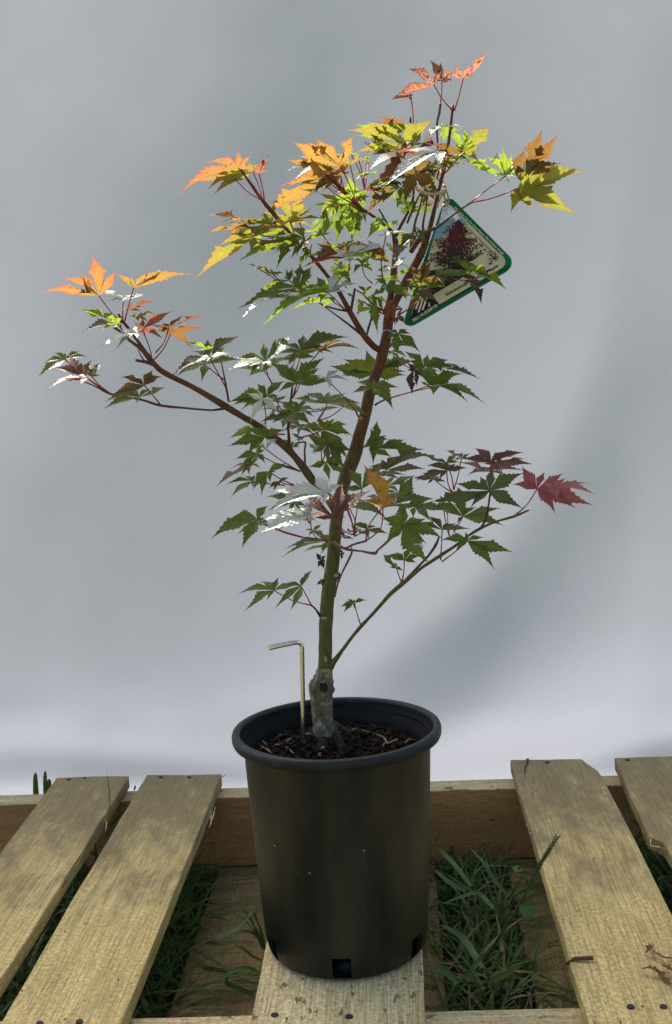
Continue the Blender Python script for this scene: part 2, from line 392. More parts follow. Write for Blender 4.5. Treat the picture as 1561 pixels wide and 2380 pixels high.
for _i in range(240):
    _z = -.14 + _i * .01; YT.append(YT[-1] + .01 * sum(lerpline(_z + q, SLOPE) for q in (-.08, -.04, 0, .04, .08)) / 5)
def cloth_y(z):
    f = max(0, min(238.9, (z + .14) / .01)); i = int(f); return YT[i] + (YT[i + 1] - YT[i]) * (f - i)
def cfn(u, v):
    x = -1.9 + 3.8 * u
    s = v * 2.34; zf = -.128
    if s < ZTOP - zf:
        z = ZTOP - s; y = cloth_y(z)
        y -= cloth_d(x, z) * (1 - ss((-z - .09) / .05) * .5)
    else:
        q = s - (ZTOP - zf); y = cloth_y(zf) - .5 * cloth_d(x, zf) - q
        z = zf - .012 * ss(q / .03) + .010 * ss(q / .04) * (1 + noise.noise(Vector((x * 5, q * 6, 1))))
    return Vector((x, y, max(z, GZ + .004)))
V, F = grid(260, 190, cfn)
me = pyd(V, F); uvl = me.uv_layers.new(name='UVMap')
for l in me.loops:
    i = l.vertex_index; uvl.data[l.index].uv = ((i % 261) / 260 * 1.4, (i // 261) / 190)
tag(link('cloth_backdrop', me, CLOTH, smooth=True, loc=(0, 1.25, GZ)), 'large white cloth sheet hanging behind the pallet with slack diagonal folds', 'backdrop')

# ------------------------------------------------------------------ pallet
TB, HS = .0177, .1072
pal = thing('wooden_pallet', 'weathered wooden pallet with gapped boards under the black pot', 'pallet', (0, .19, GZ))
def plank(name, la, lb, z, m, wob=.0012, n=26, seed=0, label=None, thick=TB, endw=.0015):
    """board along Y; la / lb: outlines [(x, y)...] of its left and right edge from far to near"""
    def at(pl, t):
        s = t * (len(pl) - 1); i = min(len(pl) - 2, int(s)); f = s - i
        return pl[i][0] * (1 - f) + pl[i + 1][0] * f, pl[i][1] * (1 - f) + pl[i + 1][1] * f
    bm = bmesh.new(); rows = []; nx = 6
    for j in range(n + 1):
        t = j / n; a, b = at(la, t), at(lb, t); top, bot = [], []
        for i in range(nx + 1):
            f = i / nx; x = a[0] * (1 - f) + b[0] * f; y = a[1] * (1 - f) + b[1] * f
            jx = wob * noise.noise(Vector((seed * 7.3, t * 17, f * 3))) + wob * .7 * noise.noise(Vector((seed, t * 60, f * 3)))
            if j in (0, n): y += endw * noise.noise(Vector((seed * 3.1, f * 9, 4)))
            dz = .0012 * noise.noise(Vector((x * 14, y * 4, seed)))
            top.append(bm.verts.new((x + jx, y, z + dz))); bot.append(bm.verts.new((x + jx * .6, y, z - thick)))
        rows.append((top, bot))
    for j in range(n):
        (t0, b0), (t1, b1) = rows[j], rows[j + 1]
        for i in range(nx):
            bm.faces.new((t0[i], t1[i], t1[i + 1], t0[i + 1])); bm.faces.new((b0[i], b0[i + 1], b1[i + 1], b1[i]))
        bm.faces.new((t0[0], b0[0], b1[0], t1[0])); bm.faces.new((t0[nx], t1[nx], b1[nx], b0[nx]))
    for r, fl in ((rows[0], 0), (rows[n], 1)):
        for i in range(nx):
            q = (r[0][i], r[0][i + 1], r[1][i + 1], r[1][i]); bm.faces.new(q if not fl else q[::-1])
    bmesh.ops.recalc_face_normals(bm, faces=bm.faces)
    ed = [e for e in bm.edges if len(e.link_faces) == 2 and e.calc_face_angle() > .8]
    bmesh.ops.bevel(bm, geom=ed, offset=.0009, segments=1, affect='EDGES')
    me = bpy.data.meshes.new(name); bm.to_mesh(me); bm.free()
    o = link(name, me, m, pal, loc=((la[0][0] + lb[0][0]) / 2, .19, z))
    if label: o['label'] = label
    return o
def nail(board, x, y, z, r=.0036, m=NAIL, sink=.0004):
    V, F = [], []
    c = Vector((x, y, z + sink)); ring = []
    for k in range(12):
        th = k * math.pi / 6; V.append(c + Vector((math.cos(th) * r, math.sin(th) * r * .95, -.002)))
    for k in range(12):
        th = k * math.pi / 6; V.append(c + Vector((math.cos(th) * r * .85, math.sin(th) * r * .8, .0008)))
    V.append(c + Vector((0, 0, .0003)))
    for k in range(12):
        k2 = (k + 1) % 12; F += [(k, k2, 12 + k2, 12 + k), (12 + k, 12 + k2, 24)]
    return link('nail', pyd(V, F), m, board, loc=tuple(c))
FR = -.42
b1 = plank('board', [(-.454, .521), (-.449, .25), (-.446, FR)], [(-.344, .518), (-.3435, .25), (-.346, FR)], 0, WOOD, seed=1)
b2 = plank('board', [(-.318, .519), (-.3185, .25), (-.3175, FR)], [(-.205, .512), (-.2042, .25), (-.204, FR)], 0, WOOD, seed=2)
b3 = plank('board', [(-.0838, .515), (-.0838, .25), (-.0838, FR)], [(.0757, .515), (.0757, .25), (.0755, FR)], 0, WOOD_PALE, seed=3, label='pale board under the pot, pitted with dark specks')
b4 = plank('board', [(.219, .532), (.2195, .25), (.2210, FR)], [(.322, .526), (.338, .47), (.3395, .2), (.3388, -.1), (.3388, FR)], 0, WOOD, seed=4, label='board with a split and a chipped corner at its far end')
b5 = plank('board', [(.370, .526), (.364, .40), (.3585, .245), (.372, .225), (.375, .12), (.375, FR)], [(.485, .526), (.485, .25), (.485, FR)], 0, WOOD, seed=5, n=40, label='board with a torn splintered edge')
for b, pts in ((b1, ((400, 235), (495, 228))), (b2, ((935, 222), (1100, 222)))):
    for q in pts:
        p = PZ(*px('2', *q), 0); nail(b, p.x, p.y - .002, 0, .0036, RUST)
for b, q in ((b4, (800, 146)), (b4, (1310, 1640)), (b4, (1510, 1640)), (b5, (1290, 130))):
    p = PZ(*px('4', *q), 0); nail(b, p.x, p.y, 0, .0038)
for q in ((385, 1612), (865, 1622)):
    p = PZ(*px('3', *q), 0); nail(b3, p.x, p.y, 0, .004)
for q in ((230, 1655), (460, 1645)):
    p = PZ(*px('2', *q), 0); nail(b2, p.x, p.y, 0, .0038)
# the bent rusty nail that sticks out of the right board's edge
p = PZ(*px('4', 940, 1355), 0)
V, F = tube([p + Vector((-.004, 0, -.004)), p + Vector((.004, -.001, .002)), p + Vector((.022, -.003, .0035))], [.0016, .002, .0022], 7)
link('nail', pyd(V, F), RUST, b4, True, loc=tuple(p))
# split in the far end of the right board, a thin dark cleft lined with raw wood
V, F = [], []
pa, pb = PZ(*px('4', 680, 128), 0), PZ(*px('4', 655, 250), 0)
ribbon([pa.lerp(pb, t) + Vector((.0012 * math.sin(t * 9), 0, .0016)) for t in (0, .25, .5, .75, 1)], [.0022, .0014, .001, .0006, .0001], Vector((0, 0, 1)), V, F, .5)
link('split', pyd(V, F), RUST, b4, loc=tuple(pa))
# splinters
def splinter(b, pts, w, m=WOOD_PALE):
    V, F = tube(pts, w, 5, .3); link('splinter', pyd(V, F), m, b, loc=tuple(pts[0]))
for z_, q0, q1, q2, b in (('2', (1250, 400), (1238, 450), (1212, 520), b2), ('2', (1228, 420), (1225, 470), (1228, 500), b2), ('2', (1283, 225), (1297, 218), (1308, 208), b2),
                          ('4', (1440, 580), (1432, 620), (1428, 655), b5), ('4', (1428, 655), (1480, 662), (1530, 672), b5), ('4', (670, 530), (690, 522), (712, 505), b4), ('4', (690, 585), (705, 572), (735, 560), b4),
                          ('2', (612, 470), (618, 500), (612, 545), b1)):
    ps = [PZ(*px(z_, *q), -.002) for q in (q0, q1, q2)]
    splinter(b, ps, [.0007, .0009, .0002])
# stringers: back one (visible face), front one under the near nails
def beam(x0, x1, y0, y1, z0, z1, m, seed, label=None):
    bm = bmesh.new(); n = 40; rows = []
    for j in range(n + 1):
        x = x0 + (x1 - x0) * j / n; w = lambda a: .0012 * noise.noise(Vector((x * 9, a, seed))) + .0006 * noise.noise(Vector((x * 40, a, seed)))
        rows.append([bm.verts.new((x, y0 + w(1), z0 + w(2) * 2)), bm.verts.new((x, y1 + w(3), z0 + w(4))), bm.verts.new((x, y1 + w(5), z1)), bm.verts.new((x, y0 + w(6), z1))])
    for j in range(n):
        for k in range(4): bm.faces.new((rows[j][k], rows[j][(k + 1) % 4], rows[j + 1][(k + 1) % 4], rows[j + 1][k]))
    bm.faces.new(rows[0][::-1]); bm.faces.new(rows[n])
    bmesh.ops.recalc_face_normals(bm, faces=bm.faces)
    ed = [e for e in bm.edges if e.calc_face_angle(0) > .8]
    bmesh.ops.bevel(bm, geom=ed, offset=.001, segments=1, affect='EDGES')
    me = bpy.data.meshes.new('stringer'); bm.to_mesh(me); bm.free()
    me.transform(Matrix.Translation(Vector((-(x0 + x1) / 2, -(y0 + y1) / 2, -z0))))
    me.transform(Matrix.Rotation(R(-90), 4, 'Z'))
    o = link('stringer', me, [m, WOOD_PALE], None)
    for p in me.polygons:
        if p.normal.z > .5: p.material_index = 1
    o.location = ((x0 + x1) / 2, (y0 + y1) / 2, z0); o.rotation_euler = (0, 0, R(90)); setp(o, pal)
    if label: o['label'] = label
    return o
ZS = -TB - .0022
beam(-.70, .56, .4699, .5085, ZS - HS + .003, ZS, WOOD_RED, 1, 'reddish brown stringer with a long hairline crack behind the pot')
beam(-.70, .56, -.137, -.0975, ZS - HS + .003, ZS, WOOD_PALE, 2)
ZL = -TB - HS
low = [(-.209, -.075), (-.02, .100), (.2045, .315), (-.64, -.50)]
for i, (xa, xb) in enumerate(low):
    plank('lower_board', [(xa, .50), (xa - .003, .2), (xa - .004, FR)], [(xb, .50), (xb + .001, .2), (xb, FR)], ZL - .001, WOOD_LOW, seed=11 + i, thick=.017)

# ------------------------------------------------------------------ pot
RR, HR, RB = .105, .2301, .0827
pot = thing('plant_pot', 'black plastic nursery pot with a thick rim and square drain holes', 'pot', (0, 0, 0.0014))
Z0 = .0014
prof = [(.0740, 0.0), (.0775, .0012), (.0805, .0045), (.0822, .011), (.0832, .015), (.0842, .026), (.0848, .036), (.0868, .075), (.0892, .12), (.0918, .17), (.0938, HR - .0115 - .006), (.0948, HR - .0115 - .001)]
inner = [(.0932, HR - .012), (.0905, .17), (.0880, .12), (.0856, .075), (.0836, .036), (.083, .026), (.0814, .015), (.0808, .011), (.079, .0062), (.0765, .0032)]
NA = 144
holes = [-90.5 + 60 * k for k in range(6)]
def inhole(k, zlo, zhi):
    a = (k + .5) * 360 / NA - 180
    return any(abs((a - h + 180) % 360 - 180) < 6.1 for h in holes) and zlo > .0035 and zhi < .0265
V, F = [], []
def ringv(r, z): 
    for k in range(NA):
        a = math.radians(k * 360 / NA - 180); V.append(Vector((r * math.cos(a), r * math.sin(a), z + Z0)))
for r, z in prof: ringv(r, z)
n1 = len(prof)
for i in range(n1 - 1):
    for k in range(NA):
        if inhole(k, prof[i][1], prof[i + 1][1]): continue
        k2 = (k + 1) % NA; F.append((i * NA + k, i * NA + k2, (i + 1) * NA + k2, (i + 1) * NA + k))
o0 = len(V)
for r, z in inner: ringv(r, z)
for i in range(len(inner) - 1):
    for k in range(NA):
        if inhole(k, inner[i + 1][1], inner[i][1]): continue
        k2 = (k + 1) % NA; F.append((o0 + i * NA + k, o0 + i * NA + k2, o0 + (i + 1) * NA + k2, o0 + (i + 1) * NA + k))
# jambs of the drain holes
for h in holes:
    ks = [k for k in range(NA) if abs(((k + .5) * 360 / NA - 180 - h + 180) % 360 - 180) < 6.1]
    ks.sort(key=lambda k: ((k + .5) * 360 / NA - 180 - h + 180) % 360); ka, kb = ks[0], (ks[-1] + 1) % NA
    for kk in (ka, kb):
        b = len(V)
        for (ro, ri, z) in ((.0805, .0766, .0045), (.0835, .0822, .026)):
            a = math.radians(kk * 360 / NA - 180)
            V.append(Vector((ro * math.cos(a), ro * math.sin(a), z + Z0))); V.append(Vector((ri * math.cos(a), ri * math.sin(a), z + Z0)))
        F.append((b, b + 1, b + 3, b + 2))
V.append(Vector((0, 0, .004 + Z0))); F += [(k, (k + 1) % NA, len(V) - 1) for k in range(NA)]
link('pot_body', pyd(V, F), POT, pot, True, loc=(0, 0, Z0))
# rim: rolled lip, a little out of round
rim = [(.0935, HR - .0125), (.0960, HR - .0108), (.1000, HR - .0112), (.1036, HR - .0102), (.1048, HR - .0075), (.1049, HR - .003), (.1040, HR - .0004), (.1010, HR + .0006), (.0975, HR + .0001), (.0966, HR - .0015), (.0962, HR - .004)]
V, F = [], []
for r, z in rim: ringv(r, z - Z0)
for i in range(len(rim) - 1):
    for k in range(NA):
        k2 = (k + 1) % NA; F.append((i * NA + k, i * NA + k2, (i + 1) * NA + k2, (i + 1) * NA + k))
for v in V:
    a = math.atan2(v.y, v.x); v.x *= 1 + .004 * math.cos(2 * a + .6); v.y *= 1 + .003 * math.sin(3 * a)
link('rim', pyd(V, F), RIM, pot, True, loc=(0, 0, HR))
V, F = [], []
wall = [(.0962, HR - .003), (.0952, HR - .008), (.0940, HR - .009), (.0932, HR - .0125), (.0920, HR - .0132), (.0914, HR - .0165), (.0903, HR - .0172), (.0894, HR - .021), (.0886, HR - .022), (.0880, HR - .036)]
for a_, z in wall: ringv(a_, z - Z0)
for i in range(len(wall) - 1):
    for k in range(NA):
        k2 = (k + 1) % NA; F.append((i * NA + k, i * NA + k2, (i + 1) * NA + k2, (i + 1) * NA + k))
link('inner_wall', pyd(V, F), POTIN, pot, True, loc=(0, 0, HR))
# scuffs: small nicks standing out of the plastic
for q, sx in (((385, 517), .0022), ((960, 547), .0014), ((610, 693), .0016), ):
    x, y = px('3', *q); d = (P(x, y, 0) - CAM).normalized()
    # hit the cone of the wall
    s = 1.0
    for _ in range(40):
        p = CAM + d * s; rw = .0848 + (p.z - .036) * .0522; s += (math.hypot(p.x, p.y) - rw) * .8
    nrm = Vector((p.x, p.y, 0)).normalized(); tn = Vector((-nrm.y, nrm.x, 0))
    V = [p + nrm * .0002 + tn * sx, p + nrm * .0002 - tn * sx + Vector((0, 0, sx * .7)), p + nrm * .0006 + Vector((0, 0, .0008)), p + nrm * .0006 - Vector((0, 0, .0006))]
    link('scuff', pyd(V, [(0, 2, 1), (0, 1, 3), (0, 3, 2), (1, 2, 3)]), SCARP, pot, loc=tuple(p))

# ------------------------------------------------------------------ soil and bark mulch
SZ = HR - .026
def soilz(x, y):
    r = math.hypot(x, y)
    d = math.hypot(x + .012, y - .0)
    return SZ + .016 * math.exp(-(d / .035) ** 2) - .004 * ss((r - .07) / .02) + .004 * noise.noise(Vector((x * 60, y * 60, 0))) + .003 * noise.noise(Vector((x * 160, y * 160, 4)))
V, F = [Vector((0, 0, soilz(0, 0)))], []
for i in range(1, 41):
    r = .0895 * i / 40
    for k in range(96):
        a = k * 2 * math.pi / 96; x, y = r * math.cos(a), r * math.sin(a); V.append(Vector((x, y, soilz(x, y))))
F += [(0, 1 + k, 1 + (k + 1) % 96) for k in range(96)]
for i in range(39):
    for k in range(96):
        a, b = 1 + i * 96 + k, 1 + i * 96 + (k + 1) % 96; F.append((a, a + 96, b + 96, b))
tag(link('soil', pyd(V, F), SOIL, smooth=True, loc=(0, 0, SZ - .004)), 'dark potting soil filling the black pot', kind='stuff')
rnd = random.Random(3)
V, F = [], []; MI = []
for i in range(1100):
    a = rnd.uniform(0, 6.283); r = .088 * math.sqrt(rnd.random()); x, y = r * math.cos(a), r * math.sin(a)
    l, wd, th = rnd.uniform(.0015, .008), rnd.uniform(.0009, .003), rnd.uniform(.0005, .0014)
    if math.hypot(x, y) + l > .089: continue
    M = Matrix.Translation((x, y, soilz(x, y) + rnd.uniform(0, .004))) @ Matrix.Rotation(rnd.uniform(0, 6.28), 4, 'Z') @ Matrix.Rotation(rnd.uniform(-.6, .6), 4, 'X') @ Matrix.Rotation(rnd.uniform(-.5, .5), 4, 'Y')
    b = len(V)
    for sx, sy, sz in ((-1, -1, -1), (1, -1, -1), (1, 1, -1), (-1, 1, -1), (-.8, -.7, 1), (.9, -.8, 1), (.7, .8, 1), (-.9, .9, 1)):
        V.append(M @ Vector((sx * l * rnd.uniform(.7, 1), sy * wd * rnd.uniform(.7, 1), sz * th)))
    f = [(0, 3, 2, 1), (4, 5, 6, 7), (0, 1, 5, 4), (1, 2, 6, 5), (2, 3, 7, 6), (3, 0, 4, 7)]
    F += [tuple(b + k for k in q) for q in f]; MI += [1 if rnd.random() < .008 else 0] * 6
tag(link('bark_mulch', pyd(V, F, MI), [CHIP, STRAW]), 'dark bark chips scattered over the soil in the pot', kind='stuff')
V, F = [], []
def soilpath(z_, qs, r, lift=.003):
    ps = []
    for q in qs:
        p = PZ(*px(z_, *q), SZ + .004); ps.append(Vector((p.x, p.y, soilz(p.x, p.y) + lift)))
    pp, rr = smoothpath(ps, [r] * len(ps), 3); tube(pp, rr, 5, .3, True, V, F)
for qs, r in ((((1055, 845), (1100, 855), (1130, 880), (1155, 915)), .0009), (((940, 850), (980, 845), (1035, 840)), .0011), (((1160, 925), (1195, 895), (1230, 880)), .0013), (((1280, 905), (1310, 880), (1355, 855)), .0012),
              (((860, 835), (900, 825), (925, 805)), .0009), (((345, 935), (390, 925), (465, 915)), .0013), (((160, 860), (200, 870), (250, 930), (315, 990)), .0009), (((100, 900), (130, 865), (175, 850), (190, 900)), .001),
              (((255, 855), (250, 890), (290, 925)), .0008), (((1120, 930), (1140, 905), (1180, 925)), .001), (((410, 960), (440, 985), (475, 1010)), .0009), (((560, 910), (600, 915)), .0012)):
    soilpath('I', qs, r, .004)
tag(link('straw_bits', pyd(V, F), STRAW, smooth=True), 'pale dry stalks lying on the soil in the pot', kind='stuff')

# ------------------------------------------------------------------ the tree
TB0 = Vector((-.012, .0, SZ))
tree = thing('maple_tree', 'young Japanese maple sapling with green, orange and red leaves growing in the black pot', 'tree', tuple(TB0))
def limb(name, rows, ys, m, sides=8, rough=.12, parent=tree, sub=4, seed=0):
    """rows: (zoom, x, y, half width in zoom pixels); ys: depth of first and last point or a list"""
    n = len(rows); pts, rs = [], []
    for i, (z_, x, y, hw) in enumerate(rows):
        Y = ys[i] if len(ys) == n else ys[0] + (ys[-1] - ys[0]) * i / (n - 1)
        p = PP(z_, x, y, Y); pts.append(p); rs.append((.88 if name == 'branch' else 1) * hw * ZM[z_][2] / 1.6015 * (p - CAM).dot(CF) / FL)
    pp, rr = smoothpath(pts, rs, sub)
    V, F = tube(pp, rr, sides, rough, True, seed=seed)
    return link(name, pyd(V, F), m, parent, True, loc=tuple(pts[0]))
trunk = limb('trunk', [('I', 700, 950, 62), ('I', 695, 850, 80), ('I', 683, 740, 73), ('I', 680, 640, 76), ('I', 672, 560, 86), ('I', 676, 500, 92), ('I', 690, 430, 70), ('I', 700, 375, 53)], (0, 0), BARKR, 28, .16, seed=1, sub=5)
tr2 = limb('trunk', [('I', 700, 390, 53), ('I', 702, 300, 50), ('I', 705, 150, 49), ('G', 1000, 1500, 51), ('G', 1015, 1300, 50), ('G', 1037, 1150, 51), ('G', 1056, 1000, 48), ('G', 1066, 850, 46), ('G', 1085, 700, 45),
              ('G', 1110, 560, 46), ('G', 1150, 420, 50), ('G', 1205, 290, 52), ('G', 1240, 150, 46), ('G', 1282, 0, 43), ('F', 470, 640, 44), ('F', 512, 520, 43), ('F', 555, 400, 43), ('F', 580, 300, 42), ('F', 605, 180, 38), ('E', 325, 1200, 44), ('E', 350, 1120, 40)],
             [0] * 8 + [.002, .005, .008, .01, .012, .012, .012, .012, .012, .01, .01, .01, .01], BARK, 20, .07, seed=2)
# leaders
limb('branch', [('E', 340, 1150, 30), ('E', 395, 1030, 36), ('E', 500, 830, 40), ('E', 600, 640, 40), ('E', 665, 450, 24), ('E', 710, 270, 19), ('E', 745, 120, 17), ('B', 575, 800, 12), ('B', 592, 720, 11), ('B', 610, 600, 10), ('B', 622, 500, 10), ('B', 634, 395, 9)], (.01, .02), BARK, 12, .1)
limb('branch', [('J', 590, 1000, 50), ('J', 640, 760, 42), ('J', 680, 400, 40), ('J', 695, 180, 34), ('J', 705, 60, 26), ('B', 380, 1000, 9), ('B', 392, 870, 8), ('B', 390, 700, 7), ('B', 375, 560, 8), ('B', 372, 470, 8)], (.012, .03), BARK, 10, .1)
limb('branch', [('B', 275, 1400, 13), ('B', 270, 1200, 12), ('B', 215, 1130, 11), ('B', 100, 1045, 10), ('K', 1240, 1030, 26), ('K', 1110, 890, 24), ('K', 900, 700, 20), ('K', 725, 540, 14)], (.02, -.03), TWIG, 8)
limb('branch', [('J', 600, 980, 22), ('J', 760, 930, 12), ('E', 400, 1165, 8), ('E', 500, 1110, 7)], (.0, -.02), TWIG, 6)
# right twig that carries the two big yellow leaves
limb('branch', [('E', 510, 640, 24), ('E', 570, 550, 26), ('E', 650, 475, 20), ('E', 740, 428, 13), ('E', 830, 360, 9), ('E', 930, 285, 8), ('E', 1010, 232, 9)], (.0, -.05), TWIG, 8)
for a in ([('E', 330, 1150, 14), ('E', 210, 1090, 10), ('E', 120, 1000, 7), ('E', 60, 960, 6)], [('E', 510, 640, 14), ('E', 540, 420, 12), ('E', 590, 250, 9), ('E', 615, 130, 6)], [('E', 480, 400, 12), ('E', 520, 300, 10), ('E', 575, 180, 8)],
          [('E', 620, 600, 12), ('E', 610, 430, 12), ('E', 630, 300, 8), ('E', 650, 180, 7)], [('E', 335, 440, 10), ('E', 300, 380, 9), ('E', 240, 280, 7)],
          [('B', 535, 850, 6), ('B', 550, 760, 7), ('B', 540, 640, 6), ('B', 535, 520, 8), ('B', 550, 440, 9), ('B', 557, 385, 8)]):
    limb('branch', a, (.01, -.01), TWIG, 7)
# lower left limb and its twigs
limb('branch', [('G', 1080, 640, 26), ('G', 1000, 570, 34), ('G', 930, 500, 32), ('G', 865, 410, 36), ('G', 780, 300, 28), ('G', 700, 215, 33), ('G', 600, 135, 28), ('G', 480, 50, 27), ('C', 1561, 1365, 26), ('C', 1430, 1285, 30), ('C', 1200, 1150, 22), ('C', 1000, 1050, 24), ('C', 920, 980, 22), ('C', 840, 870, 14), ('C', 770, 770, 14), ('C', 700, 680, 12), ('C', 660, 618, 9)],
     (.005, -.06), BARK, 12, .12)
limb('branch', [('C', 925, 990, 18), ('C', 860, 970, 14), ('C', 788, 957, 11)], (-.048, -.05), TWIG, 8)
limb('branch', [('C', 910, 985, 16), ('C', 830, 880, 15), ('C', 740, 810, 12), ('C', 700, 765, 12), ('C', 632, 720, 10)], (-.048, -.06), TWIG, 8)
limb('branch', [('C', 1440, 1305, 14), ('C', 1340, 1320, 8), ('C', 1150, 1305, 9), ('C', 965, 1285, 12), ('C', 830, 1245, 8), ('C', 610, 1203, 9), ('C', 500, 1150, 6), ('C', 385, 1100, 5)], (-.035, -.09), TWIG, 8)
limb('branch', [('C', 1465, 1260, 10), ('C', 1445, 1150, 10), ('C', 1425, 1040, 6), ('C', 1400, 925, 5)], (-.035, -.04), TWIG, 6)
limb('branch', [('G', 735, 220, 16), ('G', 728, 110, 11), ('D', 725, 1460, 12), ('D', 733, 1340, 10), ('D', 745, 1240, 9), ('D', 757, 1150, 8)], (-.015, -.05), TWIG, 8)
limb('branch', [('G', 850, 370, 10), ('G', 845, 250, 8), ('G', 850, 190, 9), ('G', 800, 190, 6)], (0, 0), TWIG, 6)
limb('branch', [('G', 810, 400, 9), ('G', 760, 375, 7), ('G', 640, 340, 5)], (0, -.02), TWIG, 6)
# upper left limb
limb('branch', [('D', 1400, 890, 26), ('D', 1340, 850, 28), ('D', 1265, 760, 26), ('D', 1170, 600, 22), ('D', 1100, 470, 19), ('D', 1010, 345, 15), ('D', 900, 210, 16), ('D', 805, 110, 12), ('A', 900, 1360, 15), ('A', 820, 1265, 20), ('A', 740, 1170, 15), ('A', 650, 1050, 9), ('A', 575, 940, 7)], (.01, -.05), BARK, 10, .1)
limb('branch', [('D', 1180, 600, 14), ('D', 1195, 520, 12), ('D', 1212, 435, 9)], (0, 0), TWIG, 7)
limb('branch', [('D', 1165, 600, 12), ('D', 1090, 590, 8), ('D', 985, 560, 7), ('D', 955, 545, 6)], (0, -.03), TWIG, 6)
limb('branch', [('D', 1250, 765, 12), ('D', 1155, 690, 9), ('D', 1060, 620, 6), ('D', 960, 545, 5)], (0, -.03), TWIG, 6)
limb('branch', [('D', 1298, 770, 7), ('D', 1310, 720, 11), ('D', 1335, 640, 7), ('D', 1355, 560, 5)], (.01, .0), TWIG, 6)
# right lower limb
limb('branch', [('I', 725, 380, 36), ('I', 765, 318, 24), ('I', 830, 230, 15), ('I', 900, 135, 14), ('I', 965, 58, 16), ('I', 1020, 0, 13), ('H', 30, 1128, 13), ('H', 92, 1058, 15), ('H', 170, 992, 17), ('H', 290, 893, 11), ('H', 400, 820, 13), ('H', 510, 748, 10), ('H', 600, 680, 9), ('H', 680, 632, 11), ('H', 780, 590, 8), ('H', 885, 560, 10), ('H', 985, 518, 6)],
     (0, -.10), BARK, 10, .12)
limb('branch', [('H', 170, 990, 12), ('H', 230, 925, 9), ('H', 330, 820, 9), ('H', 385, 740, 11), ('H', 405, 690, 7)], (-.045, -.05), TWIG, 7)
limb('branch', [('H', 672, 634, 8), ('H', 705, 580, 8), ('H', 722, 500, 7), ('H', 732, 420, 6)], (-.075, -.10), TWIG, 7)
# side shoots on the trunk
limb('branch', [('G', 1062, 1310, 10), ('G', 1085, 1220, 7), ('G', 1120, 1130, 7), ('G', 1160, 1050, 10), ('G', 1188, 985, 8), ('G', 1180, 940, 5)], (-.01, -.02), TWIG, 7)
limb('branch', [('G', 1060, 915, 18), ('G', 1140, 962, 13), ('G', 1250, 978, 8), ('G', 1352, 995, 14), ('G', 1372, 975, 9)], (-.02, -.10), TWIG, 7)
limb('branch', [('G', 1140, 960, 9), ('G', 1200, 930, 9), ('G', 1290, 905, 9)], (-.04, -.09), TWIG, 7)
limb('branch', [('G', 958, 1450, 14), ('G', 925, 1400, 8), ('G', 892, 1370, 7)], (-.01, -.03), TWIG, 7)
limb('branch', [('G', 1020, 900, 10), ('G', 940, 890, 7), ('G', 860, 880, 8)], (-.01, -.05), TWIG, 6)
limb('branch', [('F', 510, 745, 10), ('F', 560, 715, 8), ('F', 625, 690, 8)], (.01, -.0), TWIG, 7)
limb('branch', [('F', 385, 840, 9), ('F', 360, 795, 7)], (0, 0), TWIG, 6)
# flared roots at the soil
for q in (((690, 880), (620, 905), (560, 960)), ((720, 870), (830, 850), (930, 880)), ((730, 880), (800, 940), (850, 985)), ((700, 880), (690, 960), (660, 1000))):
    ps = []
    for i, k in enumerate(q):
        p = PZ(*px('I', *k), SZ + .008); ps.append(Vector((p.x, p.y, (SZ + .020, SZ + .010, SZ - .004)[i])))
    pp, rr = smoothpath(ps, [.008, .007, .003], 4); V, F = tube(pp, rr, 10, .25)
    link('root', pyd(V, F), ROOT, tree, True, loc=tuple(ps[0]))
# scars and the yellow graft mark
def scar(z_, x, y, w_, h_, m, Y=-.013):
    x0, y0 = px(z_, x, y); s = ZM[z_][2] / 1.6015
    V, F = [], []; c = P(x0, y0, Y); mm = 1.13 / FL * s
    for i in range(5):
        for j in range(4):
            u, v = (i / 4 - .5) * 2, (j / 3 - .5) * 2; k = math.sqrt(max(0, 1 - .5 * v * v))
            V.append(c + CR * u * w_ * mm * k + Vector((0, 0, 1)) * (v * h_ * mm + .0006 * noise.noise(Vector((u * 3, v * 3, x)))) + Vector((0, (u * w_ * mm * k) ** 2 / .022 - .0009 * (1 - u * u) * (1 - v * v), 0)))
    for i in range(4):
        for j in range(3): a = i * 4 + j; F.append((a, a + 4, a + 5, a + 1))
    link('bark_scar', pyd(V, F), m, tree, True, loc=tuple(c))
scar('I', 708, 385, 40, 14, SCAR, -.0115); scar('I', 706, 300, 9, 22, SCARP, -.0115); scar('G', 985, 1465, 26, 9, SCARP, -.012); scar('G', 1075, 1155, 18, 14, SCARP, -.0105); scar('F', 402, 845, 12, 12, SCARP, .001)
scar('I', 690, 505, 32, 34, ROOT, -.0205)

